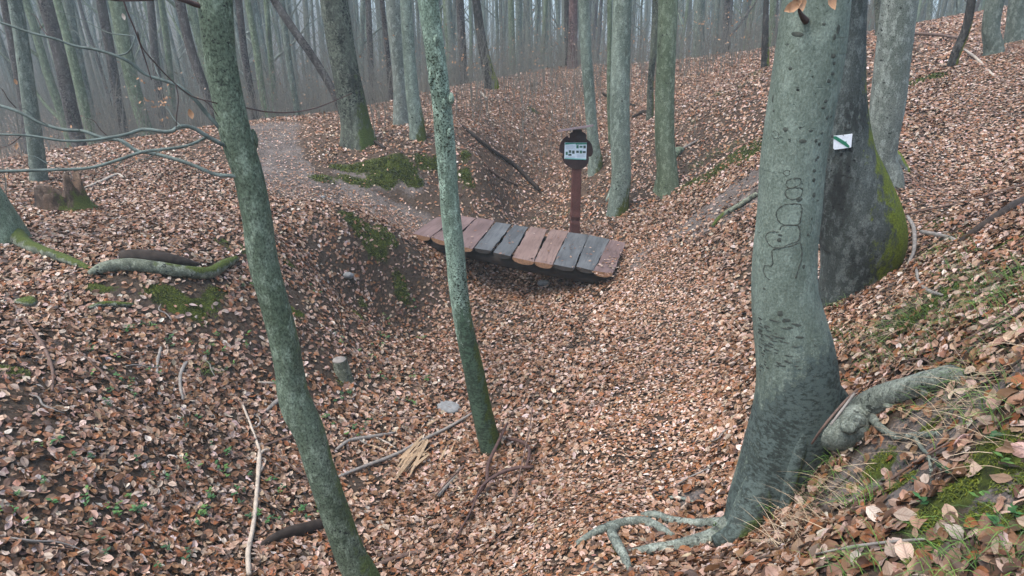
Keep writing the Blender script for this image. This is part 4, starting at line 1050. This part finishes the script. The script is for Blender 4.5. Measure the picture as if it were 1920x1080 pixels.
stick('fallen_branch', [(735, 788, 4), (770, 789, 5), (806, 787, 4)], W_brst, 'small level brown stick above the splintered wood', seed=12)
stick('fallen_branch', [(700, 822, 3), (722, 832, 4), (745, 846, 3)], W_pale, 'tiny pale stick lying between the grey branches', seed=13)
# brush of dark twigs by the slim tree
for i, (pts, lb, dz) in enumerate((
    ([(952, 818, 4), (930, 865, 7), (915, 895, 7), (908, 930, 6), (880, 950, 4)], 'dark forked twig leaning on the foot of the slim tree', [.10, .10, .08, .05, .0]),
    ([(1000, 885, 6), (960, 898, 7), (918, 922, 6), (880, 980, 4), (842, 1035, 3)], 'dark curved branch arching over leaves right of the slim tree', [.02, .06, .08, .04, .0]),
    ([(905, 836, 4), (925, 832, 5), (948, 824, 4)], 'short light brown stick across the foot of the slim tree', [.08, .08, .08]),
    ([(950, 835, 6), (985, 848, 7), (992, 870, 6), (985, 890, 5)], 'dark hooked branch right beside the slim tree', [.04, .05, .05, .03]),
    ([(870, 890, 4), (845, 915, 4), (815, 940, 3)], 'thin brown twig left of the dark forked twig', [.05, .06, .02]),
    ([(1000, 780, 2), (993, 830, 3), (978, 890, 3), (962, 955, 3)], 'very thin upright twig curving down right of the slim tree', [.15, .12, .06, .0]))):
    stick('twig', pts, W_redst if i in (0, 1, 3) else W_brst, lb, 'twig', .6, seed=20 + i, dz=dz)
# splintered piece
mb = MB(); rr = random.Random(4)
for i in range(17):
    t = rr.uniform(-1, 1); a, _ = on_ground(756 + t * 12 + rr.uniform(-6, 6), 900 + rr.uniform(-34, 10)); b, m = on_ground(800 + t * 8 + rr.uniform(-5, 5), 842 + rr.uniform(-16, 26))
    a.z += .02 + rr.uniform(0, .02); b.z += .035 + rr.uniform(0, .025); w_ = rr.uniform(2, 8) * m
    tube(mb, [a, a.lerp(b, .35) + Vector((0, 0, .012)), b], [w_ * .15, w_ * .5, w_ * .35], 4, 2, .2, seed=i)
tag(mb.build('splintered_wood', W_yel, smooth=False), 'yellow splintered chunk of freshly split wood left of the slim tree', 'split wood')
for i, (pts, lb) in enumerate((([(825, 868, 5), (832, 855, 6), (838, 842, 4)], 'upright pale wood chip right of the splintered chunk'), ([(838, 862, 4), (846, 850, 5), (850, 840, 3)], 'second pale wood chip, nearest the slim tree'),
    ([(692, 838, 3), (712, 845, 5), (728, 852, 4)], 'pale wood chip left of the splintered chunk'), ([(484, 721, 4), (505, 723, 6), (520, 722, 4)], 'whitish wood chip left of the leaning beech trunk'), ([(800, 803, 4), (812, 796, 6), (818, 792, 4)], 'small yellow chip above the splintered chunk'))):
    stick('wood_chip', pts, W_yel if i != 3 else W_pale, lb, 'wood chip', .6, seed=40 + i, rough=.3, sides=5)
def stone(px, py, w_, h_, mat, label, cat='stone', sink=.3, name='stone', rot=0):
    g, m = on_ground(px, py); mb = MB(); lumps(mb, (g.x, g.y, g.z + h_ * m * sink), w_ * m * .5, w_ * m * .35, h_ * m * .6, px, 14, rot)
    return tag(mb.build(name, mat), label, cat)
stone(842, 766, 48, 11, M_stone, 'flat pale grey stone between the lichen tree and the stump', rot=-.5)
stone(252, 488, 40, 22, M_stone, 'grey rounded stone at the end of the dark mossy log')
stone(50, 572, 44, 18, B_mossy, 'greyish stone half buried on the left slope')
stone(816, 875, 14, 8, M_stone, 'small grey stone by the splintered wood')
stone(1020, 535, 26, 12, M_stone, 'grey stone in the shade under the bridge')
stone(652, 520, 24, 12, M_stone, 'grey stone in the dark soil left of the bridge')
stone(605, 372, 10, 6, M_stone, 'small pale stone on the path by the mossy hump')
# stumps
g, m = on_ground(642, 705)
STP = empty('tree_stump', g, 'small pale cut stump with mossy foot on the slope right of the leaning beech', 'stump')
mb = MB(); tube(mb, [g + Vector((0, 0, -.1)), g + Vector((0, 0, .03)), g + Vector((-.005, 0, .09)), g + Vector((-.012, 0, .155))], [.085, .07, .062, .06], 16, 4, .12, .3, .08, 4, 3, cap=False); mb.build('stem', B_mossy, STP)
mb = MB(); tube(mb, [g + Vector((-.012, 0, .15)), g + Vector((-.012, 0, .16))], [.0605, .055], 16, 1, .06, smoothp=False); mb.build('cut_face', W_greyst, STP)
g, m = on_ground(122, 392)
mb = MB(); rr = random.Random(9)
V_ = []; n_ = 40
th = np.linspace(0, 2 * np.pi, n_, endpoint=False)
top = .06 + .16 * fbm(np.cos(th) * 2.2 + 4, np.sin(th) * 2.2 + 9, 5) + .26 * vnoise(np.cos(th) * 4 + 9, np.sin(th) * 4 + 7, 8) ** 2 * (.4 + smooth(-.4, .7, np.cos(th))) + .08 * vnoise(th * 6.4, th * 0, 3)
for lv, (rr_, hh) in enumerate(((.34, -.1), (.27, .02), (.235, .4), (.22, .75), (.21, 1.0), (.16, .93), (.11, .55), (.0, .35))):
    q = rr_ * (1 + .28 * (fbm(np.cos(th) * 2 + 3, np.sin(th) * 2 + lv * .25, 3) - .45))
    V_.append(np.stack([g.x + np.cos(th) * q * 1.15, g.y + np.sin(th) * q * .9, g.z + (top * hh if hh > .05 else hh + 0 * th)], 1))
mb.add(np.concatenate(V_), [(l * n_ + j, l * n_ + (j + 1) % n_, (l + 1) * n_ + (j + 1) % n_, (l + 1) * n_ + j) for l in range(7) for j in range(n_)])
tag(mb.build('rotten_stump', bark('rotten_wood', (.03, .02, .015), (.085, .055, .038), dark=(.018, .014, .012), loc=20, streak=.55, moss=.16, moss_h=.3), origin=g), 'ragged rotten brown stump beside the grey trunk at the far left', 'stump')
# logs
stick('fallen_log', [(168, 520, 10), (190, 514, 20), (230, 508, 24), (290, 512, 24), (345, 520, 23), (395, 522, 22), (418, 508, 20), (445, 492, 12)], B_mossy, 'long grey green log with bright mossy right end on the left bank', 'log', .7, seed=50, rough=.12, sides=14)
stick('fallen_log', [(228, 492, 22), (262, 492, 26), (310, 497, 24), (350, 501, 17), (378, 503, 6)], W_dk, 'dark rotten log with moss on top behind the long grey green log', 'log', .7, seed=51, rough=.2, sides=14)
stick('root_piece', [(168, 584, 8), (195, 577, 11), (225, 578, 11), (252, 577, 6)], B_mossy, 'curved grey green root piece below the long log', 'root', .7, seed=52)
stick('fallen_log', [(1795, 462, 8), (1830, 440, 15), (1870, 415, 18), (1920, 388, 21), (1990, 350, 22)], W_dk, 'dark brown log at the right edge above the grass', 'log', .6, seed=53, sides=12)
stick('fallen_branch', [(1726, 440, 8), (1752, 446, 9), (1790, 456, 7)], W_greyst, 'grey stick running into the dark log on the right', seed=54)
stick('fallen_branch', [(1700, 413, 6), (1711, 435, 7), (1713, 465, 7), (1702, 502, 6)], W_greyst, 'upright curved grey stick right of the dark mossy trunk', seed=55, lift=1.5)
stick('fallen_branch', [(1335, 430, 6), (1352, 412, 9), (1385, 392, 10), (1418, 370, 9)], B_mossy, 'mossy stick on the bare slope left of the carved beech', seed=56, lift=1)
stick('fallen_branch', [(868, 240, 5), (890, 260, 6), (925, 288, 7), (968, 318, 8), (1012, 362, 7)], W_dk, 'long dark branch lying down the side of the gully', seed=57, lift=1)
stick('fallen_branch', [(890, 290, 3), (930, 330, 4), (970, 350, 3)], W_brst, 'short brown branch below the long dark gully branch', seed=58)
stick('fallen_branch', [(1708, 68, 5), (1760, 72, 6), (1812, 80, 5)], W_brst, 'brown branch lying level by the leaning black stem', seed=59, lift=1.4)
stick('fallen_branch', [(1808, 96, 4), (1835, 118, 5), (1862, 146, 4)], W_pale, 'pale stick on the upper right path', seed=60)
stick('fallen_branch', [(158, 356, 4), (195, 342, 6), (222, 330, 5), (232, 336, 4)], W_pale, 'pale stick right of the rotten stump', seed=61)
stick('fallen_branch', [(303, 656, 5), (297, 680, 6), (295, 710, 5)], W_greyst, 'short pale curved stick in the middle of the left slope', seed=62)
stick('fallen_branch', [(350, 684, 7), (340, 705, 7), (339, 730, 6), (344, 755, 5)], W_greyst, 'pale stick curved like a hook, second on the left slope', seed=63)
stick('fallen_branch', [(28, 578, 5), (55, 615, 6), (85, 660, 7), (100, 700, 6), (100, 740, 5)], W_brst, 'brown branch curving down near the left edge', seed=64, lift=1)
stick('fallen_branch', [(150, 665, 4), (190, 700, 5), (225, 740, 5)], W_brst, 'thin brown branch lower left of the long log', seed=65)
stick('fallen_branch', [(205, 662, 4), (250, 666, 4), (298, 668, 3)], W_brst, 'level dark thin branch left of the short pale curved stick', seed=66)
stick('fallen_branch', [(1130, 178, 5), (1150, 188, 5), (1190, 200, 4)], W_dk, 'dark branch behind the straight gully beech', seed=67)
stick('fallen_branch', [(1185, 222, 4), (1205, 214, 9), (1218, 212, 6)], W_dk, 'dark clump of broken wood left of the streaked beech', seed=68)
stick('fallen_branch', [(1690, 408, 3), (1800, 386, 4), (1925, 350, 4)], W_brst, 'long thin brown branch above the dark log on the right', seed=69, lift=1.5)
stick('fallen_branch', [(1716, 508, 5), (1726, 540, 6), (1745, 556, 8), (1765, 560, 5)], W_greyst, 'grey bent stick in the grass on the right bank', seed=70)
stick('fallen_branch', [(1245, 305, 3), (1275, 285, 4), (1310, 265, 3)], W_greyst, 'thin grey stick right of the streaked beech foot', seed=71, lift=1)
stick('fallen_branch', [(902, 178, 4), (912, 190, 5)], W_pale, 'short whitish stick on the brow below the black leaning trunk', seed=72, lift=1.5)
stick('fallen_branch', [(690, 262, 5), (705, 272, 6), (722, 282, 5)], W_dk, 'dark stick at the foot of the stout dark trunk', seed=73, lift=1.2)
ytube([(1522, 832, 4, 2.16), (1548, 795, 5, 2.12), (1574, 764, 5, 2.14), (1608, 730, 5, 2.26)], 7, .1).build('leaning_stick', W_brst)['label'] = 'brown stick leaning against the foot of the carved beech'
ytube([(1557, 797, 4, 2.1), (1576, 772, 5, 2.12), (1602, 738, 5, 2.18)], 7, .1).build('leaning_stick', W_greyst)['label'] = 'short grey stick leaning beside the brown one on the big root'
for o in COL.objects:
    if o.name.startswith('leaning_stick'): o['category'] = 'stick'
rr = random.Random(77)
for i in range(46):      # small litter twigs scattered over the ravine
    px, py = rr.uniform(40, 1900), rr.uniform(330, 1060)
    g, m = on_ground(px, py)
    a = rr.uniform(0, 3.14); L = rr.uniform(.05, .14); d = Vector((math.cos(a), math.sin(a), 0))
    P = [gpt(g.x + d.x * L * t + rr.uniform(-.02, .02), g.y + d.y * L * t + rr.uniform(-.02, .02)) + Vector((0, 0, .032)) for t in (-1, -.3, .4, 1)]
    mb = MB(); tube(mb, P, [.003, .005, .0045, .002], 5, 3, .2, seed=i)
    tag(mb.build('litter_twig', (W_brst, W_greyst, W_dk)[i % 3], origin=g), 'small loose twig lying among the fallen leaves', 'twig', 'small twigs scattered over the leaves')

# ------------------------------------------------------------------ moss, grass, herbs
def blades(name, pts, L, wd, cols, label, cat, bend=.6, down=None, lean=.5, segs=3, rng=RNG):
    """curved blades, one per point"""
    n = len(pts); x, y = pts[:, 0], pts[:, 1]; z = H(x, y)
    a = rng.uniform(0, 2 * np.pi, n); hd = np.stack([np.cos(a), np.sin(a), 0 * a], 1)
    if down is not None:
        e = .05; gxx = (H(x + e, y) - H(x - e, y)); gyy = (H(x, y + e) - H(x, y - e)); q = np.hypot(gxx, gyy) + 1e-6
        hd = hd * (1 - down) + down * 1.6 * np.stack([-gxx / q, -gyy / q, 0 * q], 1); hd /= np.linalg.norm(hd, axis=1)[:, None]
    Ln = L * rng.uniform(.55, 1.25, n); W_ = np.cross(hd, (0, 0, 1)); W_ /= np.linalg.norm(W_, axis=1)[:, None] + 1e-9
    b = bend * rng.uniform(.5, 1.5, n); le = lean * rng.uniform(.2, 1.4, n)
    rows = []
    for s in np.linspace(0, 1, segs + 1):
        ang = le + b * s * 1.6
        c = np.stack([x, y, z], 1) + hd * (Ln * s * np.sin(le + b * s))[:, None] + np.array([0, 0, 1]) * (Ln * s * np.cos(le + b * s * 1.25))[:, None]
        ww = wd * rng.uniform(.9, 1.1, n) * (1 - s * .92) * .5
        rows += [c - W_ * ww[:, None], c + W_ * ww[:, None]]
    P = np.stack(rows, 1); k = P.shape[1]
    q = np.array([(2 * i, 2 * i + 1, 2 * i + 3, 2 * i + 2) for i in range(segs)])
    Qd = (q[None] + (np.arange(n) * k)[:, None, None]).reshape(-1, 4)
    c = np.array(cols)[rng.integers(0, len(cols), n)] * rng.uniform(.7, 1.3, (n, 1))
    return tag(quad_mesh(name, P.reshape(-1, 3), Qd, M_grass, attrs={'tint': np.repeat(c, k, 0)}), label, cat, kind='stuff')
def in_ell(ps, dens, lo=60):
    out = []
    for (cx, cyy, rx, ry, rot) in ps:
        n = int(max(lo, dens * rx * ry * 3.1)); r = np.sqrt(RNG.uniform(0, 1, n)) * 1.05; a = RNG.uniform(0, 2 * np.pi, n)
        u, v = r * rx * np.cos(a), r * ry * np.sin(a)
        out.append(np.stack([cx + u * math.cos(rot) - v * math.sin(rot), cyy + u * math.sin(rot) + v * math.cos(rot)], 1))
    return np.concatenate(out)
mp = np.concatenate([in_ell(MOSS, 14000), in_ell([q for q in MOSS if math.hypot(q[0], q[1]) < 3.4], 90000)]); mp = mp[ell(mp[:, 0], mp[:, 1], MOSS, .5, 2) > .45]
mq = in_ell([q for q in MOSS if q[1] > 7], 7000); mq = mq[ell(mq[:, 0], mq[:, 1], MOSS, .5, 2) > .4]
blades('moss', mq, .04, .014, [(.045, .062, .012), (.075, .095, .014), (.11, .125, .018), (.03, .042, .01)], 'olive moss cushions on the hump and the far banks', 'moss', .9, None, .6, 2)
blades('moss', mp, .016, .006, [(.055, .075, .012), (.085, .108, .014), (.13, .145, .018), (.035, .05, .01)], 'bright green moss cushions on the near banks', 'moss', .9, None, .5, 2)
def tufts(pxs, n, spread):
    out = []
    for (px, py, k) in pxs:
        g, m = on_ground(px, py); q = int(n * k); out.append(np.stack([g.x + RNG.normal(0, spread * k ** .5, q), g.y + RNG.normal(0, spread * k ** .5, q)], 1))
    return np.concatenate(out)
G = [(1775, 470, 1), (1790, 500, 1), (1810, 530, 1.2), (1840, 545, 1), (1870, 565, 1.4), (1900, 560, 1.2), (1910, 520, 1), (1700, 600, 1), (1680, 640, 1), (1665, 615, .8), (1730, 590, 1), (1600, 640, .5), (1570, 635, .5), (1640, 690, .5), (1730, 660, .6),
     (1790, 600, 1), (1860, 600, .6), (1885, 640, .5), (1440, 960, 1), (1450, 940, .8), (1395, 995, .6), (1545, 880, .8), (1550, 930, .7), (1630, 940, .7), (1625, 1060, .7), (1830, 1050, 1.5), (1860, 1030, 1), (1760, 740, .7), (1790, 725, .7), (1870, 790, .8), (1840, 760, .6), (1900, 610, .6),
     (1310, 310, 1.5), (1340, 290, 1.5), (1380, 275, 1.5), (1400, 160, 1), (1420, 140, 1), (1250, 250, .6), (1300, 230, .6), (1350, 180, .8), (385, 698, .5), (1060, 402, .6), (1575, 575, .6)]
blades('green_grass', tufts(G, 46, .055), .12, .0042, [(.07, .14, .03), (.10, .19, .035), (.13, .22, .05), (.06, .11, .035)], 'thin green grass growing on the right bank and slopes', 'grass', .8, .45, .35, 4)
D = [(1600, 935, 1.5), (1565, 965, 1.5), (1520, 1000, 1.5), (1480, 1025, 1), (1815, 765, 1.6), (1840, 735, 1.4), (1790, 790, 1), (1720, 570, 1.6), (1690, 600, 1.4), (1650, 640, 1.2), (1880, 760, 1), (1370, 280, 2), (1320, 300, 2), (1400, 260, 1.5), (1740, 640, 1), (1900, 820, .8)]
blades('dry_grass', tufts(D, 15, .055), .19, .0045, [(.34, .26, .165), (.27, .2, .125), (.42, .33, .22), (.19, .14, .09)], 'dry straw coloured grass hanging down the right bank', 'grass', .35, .7, 1.45, 5)
HB = [(352, 802), (410, 888), (435, 915), (425, 940), (395, 960), (390, 982), (270, 965), (270, 980), (225, 970), (200, 980), (457, 965), (467, 970), (575, 960), (565, 970), (660, 811), (747, 760), (690, 800), (55, 915), (30, 945), (10, 1012), (250, 1047), (345, 1047),
      (507, 995), (180, 950), (452, 902), (215, 760), (400, 840), (365, 885), (525, 920), (289, 620), (318, 706), (330, 649), (407, 645), (400, 673), (204, 704), (192, 671), (468, 541), (448, 695), (260, 738), (252, 612), (714, 656), (729, 604), (770, 571), (773, 578), (729, 715), (777, 708), (799, 715),
      (692, 667), (662, 745), (718, 634), (792, 634), (1010, 415), (1032, 400), (540, 740), (610, 790), (500, 600), (700, 700), (640, 640), (600, 560), (1760, 900), (1830, 960), (1870, 930), (640, 755), (470, 640), (300, 900), (140, 860), (90, 830)]
LVs, LQs, LCs, o_ = [], [], [], 0
hp = tufts([(a, b, 1) for a, b in HB], 3, .05)
hv, hf, hc = [], [], []
for (x, y) in hp:
    z = float(H(x, y)) + .03; col = np.array(random.choice([(.035, .10, .03), (.05, .13, .04), (.03, .075, .03), (.08, .16, .04)]))
    for j in range(random.randint(4, 7)):
        a = random.uniform(0, 6.28); L = random.uniform(.016, .032); e = random.uniform(.0, .5); d = np.array((math.cos(a), math.sin(a), e)); s = np.array((-math.sin(a), math.cos(a), 0)) * L * .3
        c0 = np.array((x, y, z + random.uniform(-.01, .02))); k = len(hv)
        hv += [c0, c0 + d * L * .5 + s, c0 + d * L * np.array((1, 1, .7)), c0 + d * L * .5 - s]; hf.append((k, k + 1, k + 2, k + 3)); hc += [col * random.uniform(.8, 1.2)] * 4
tag(quad_mesh('herbs', np.array(hv), np.array(hf), M_grass, attrs={'tint': np.array(hc)}), 'small dark green herbs sprouting through the leaves', 'herbs', kind='stuff')

# ------------------------------------------------------------------ saplings and brushwood
M_sap = plain('sapling_bark', (.16, .155, .13), .8, .3, (30, 30, 30))
def sapling(px, py, h, seed, nleaf, label, group=None, lean=0, mat=None, r0=.006):
    g, m = on_ground(px, py); rr = random.Random(seed)
    e = empty('sapling', g, label, 'sapling', group)
    P = [g + Vector((lean * h * t * t + rr.uniform(-.02, .02) * h, rr.uniform(-.02, .02) * h, h * t - (.05 if t == 0 else 0))) for t in np.linspace(0, 1, 6)]
    mb = MB(); tube(mb, P, [r0 * (1 - .8 * i / 5) for i in range(6)], 6, 3, .1); ends = []
    for i in range(9):
        t = rr.uniform(.25, .98); k = min(4, int(t * 5)); p = P[k].lerp(P[k + 1], t * 5 - k); a = rr.uniform(0, 6.28); L = h * rr.uniform(.15, .38)
        d = Vector((math.cos(a), math.sin(a), rr.uniform(.1, .8))).normalized(); q = p + d * L * .5; s = p + d * L + Vector((0, 0, rr.uniform(-.05, .12) * L))
        tube(mb, [p, q, s], [r0 * .45, r0 * .3, .0007], 4, 3); ends += [q, s, p.lerp(q, .5), q.lerp(s, .5)]
        for j in range(3):
            a2 = a + rr.choice((-1, 1)) * rr.uniform(.4, .9); f = q.lerp(s, rr.random()); u = f + Vector((math.cos(a2), math.sin(a2), rr.uniform(0, .5))) * L * .35
            tube(mb, [f, u], [r0 * .22, .0006], 3, 1, smoothp=False); ends.append(u)
    mb.build('stem', mat or M_sap, e)
    if nleaf:
        mb = MB()
        for i in range(nleaf):
            p = rr.choice(ends) + Vector((rr.uniform(-.02, .02), rr.uniform(-.02, .02), -.015)); one_leaf(mb, p, (rr.uniform(-1, 1), rr.uniform(-1, 1), rr.uniform(-1, .2)), (rr.uniform(-.5, .5), -1, rr.uniform(-.2, .8)), rr.uniform(.04, .07), .03, rr.uniform(-.3, .5))
        mb.build('withered_foliage', M_tan, e)
SAPS = [(307, 262, .9, 40, 'small sapling full of tan leaves among the left background trunks'), (578, 216, .8, 26, 'sapling with tan leaves under the leaning dead stem'), (700, 268, 1.9, 0, 'bare pale sapling standing in front of the stout dark trunk'),
    (722, 246, 2.1, 3, 'thin bare sapling between the stout dark trunk and the pale pair'), (856, 214, 1.0, 2, 'short sapling right of the lichen tree'), (1035, 142, 2.4, 34, 'tall sapling with drooping tan leaves left of the reddish pine'),
    (1180, 262, .8, 14, 'sapling with tan leaves beside the straight gully beech'), (1385, 130, 1.6, 6, 'sapling left of the slim black trunk'), (1300, 262, 1.0, 2, 'bare sapling on the right slope'), (140, 345, 1.2, 6, 'sapling right of the grey trunk at the far left'),
    (28, 425, 1.1, 2, 'bare sapling at the left edge by the mossy root'), (648, 262, 1.7, 1, 'bare sapling left in front of the stout dark trunk'), (1325, 118, 1.8, 16, 'tan leaved sapling by the broad pale hazy trunk')]
for i, (px, py, h, nl, lb) in enumerate(SAPS): sapling(px, py, h, 60 + i, nl, lb, lean=random.uniform(-.25, .2), r0=.008 if h > 1.5 else .006)
rr = random.Random(15)
for i in range(44):
    px = rr.uniform(600, 1500); t = (px - 600) / 900; py = 215 - 105 * t + rr.uniform(-4, 28)
    sapling(px, py, rr.uniform(.4, 1.1), 200 + i, rr.choice((0, 1, 3, 6)), 'small thin sapling in the undergrowth on the brow', 'small saplings on the brow', rr.uniform(-.2, .2), r0=.005)
mb = MB(); ml = MB(); rr = random.Random(6)
for i in range(5400):
    Y = rr.uniform(12.3, 27); x = rr.uniform(-.62, .5) * Y
    if Y < 15 and (rr.random() < .45 or x > 1.5): continue
    z = float(H(x, Y)); h = rr.uniform(.4, 1.5); a = rr.uniform(-.3, .3)
    p = Vector((x, Y, z - .05)); q = p + Vector((a * h * .4, rr.uniform(-.1, .1), h * .6)); s = q + Vector((a * h * .5 + rr.uniform(-.1, .1), 0, h * .4))
    tube(mb, [p, q, s], [.0075, .005, .0015], 3, 1, cap=False, smoothp=False)
    for j in range(4):
        f = p.lerp(s, rr.uniform(.3, .95)); u = f + Vector((rr.uniform(-.3, .3), rr.uniform(-.2, .2), rr.uniform(0, .3))); tube(mb, [f, u], [.003, .0008], 3, 1, cap=False, smoothp=False)
        if rr.random() < .08: one_leaf(mb, u, (rr.uniform(-1, 1), rr.uniform(-1, 1), -.5), (0, -1, .4), .055, .03); mb.mi[-8:] = [1] * 8
for i in range(1700):
    Y = rr.uniform(18, 44); x = rr.uniform(-.85, -.16) * Y
    z = float(H(x, Y)); h = rr.uniform(.8, 3.6); a = rr.uniform(-.5, .3)
    p = Vector((x, Y, z - .05)); q = p + Vector((a * h * .4, rr.uniform(-.1, .1), h * .6)); s = q + Vector((a * h * .5 + rr.uniform(-.2, .2), 0, h * .4))
    tube(mb, [p, q, s], [.012, .008, .002], 3, 1, cap=False, smoothp=False)
    for j in range(6):
        f = p.lerp(s, rr.uniform(.2, .95)); u = f + Vector((rr.uniform(-.8, .8), rr.uniform(-.2, .2), rr.uniform(.1, .9))); tube(mb, [f, u], [.005, .0015], 3, 1, cap=False, smoothp=False)
tag(mb.build('brushwood', [M_sap, plain('faded_leaf', (.27, .19, .13), .7, .3)], origin=(0, 20, 0)), 'tangle of thin brushwood twigs with scattered tan leaves along the brow', 'brushwood', kind='stuff')

# ------------------------------------------------------------------ air
def haze(density):
    k = bpy.data.materials.new('haze_air'); k.use_nodes = True; t = k.node_tree
    t.nodes.remove(t.nodes['Principled BSDF'])
    v = t.nodes.new('ShaderNodeVolumePrincipled'); v.inputs['Color'].default_value = (.76, .91, .94, 1)
    v.inputs['Density'].default_value = density; v.inputs['Anisotropy'].default_value = .2
    t.links.new(v.outputs[0], t.nodes['Material Output'].inputs['Volume'])
    mb = MB(); x1 = float(gx[-1]) + 5; y0 = float(gy[0]) - 5; y1 = float(gy[-1]) + 5
    z0 = float(GZ.min()) - 1; z1 = max(float(GZ.max()), 40) + 2
    box(mb, (0, (y0 + y1) / 2, (z0 + z1) / 2), ((1, 0, 0), (0, 1, 0), (0, 0, 1)), (x1, (y1 - y0) / 2, (z1 - z0) / 2))
    tag(mb.build('haze', k, smooth=False), 'thin pale blue woodland haze', 'haze', kind='stuff')
haze(.0036)
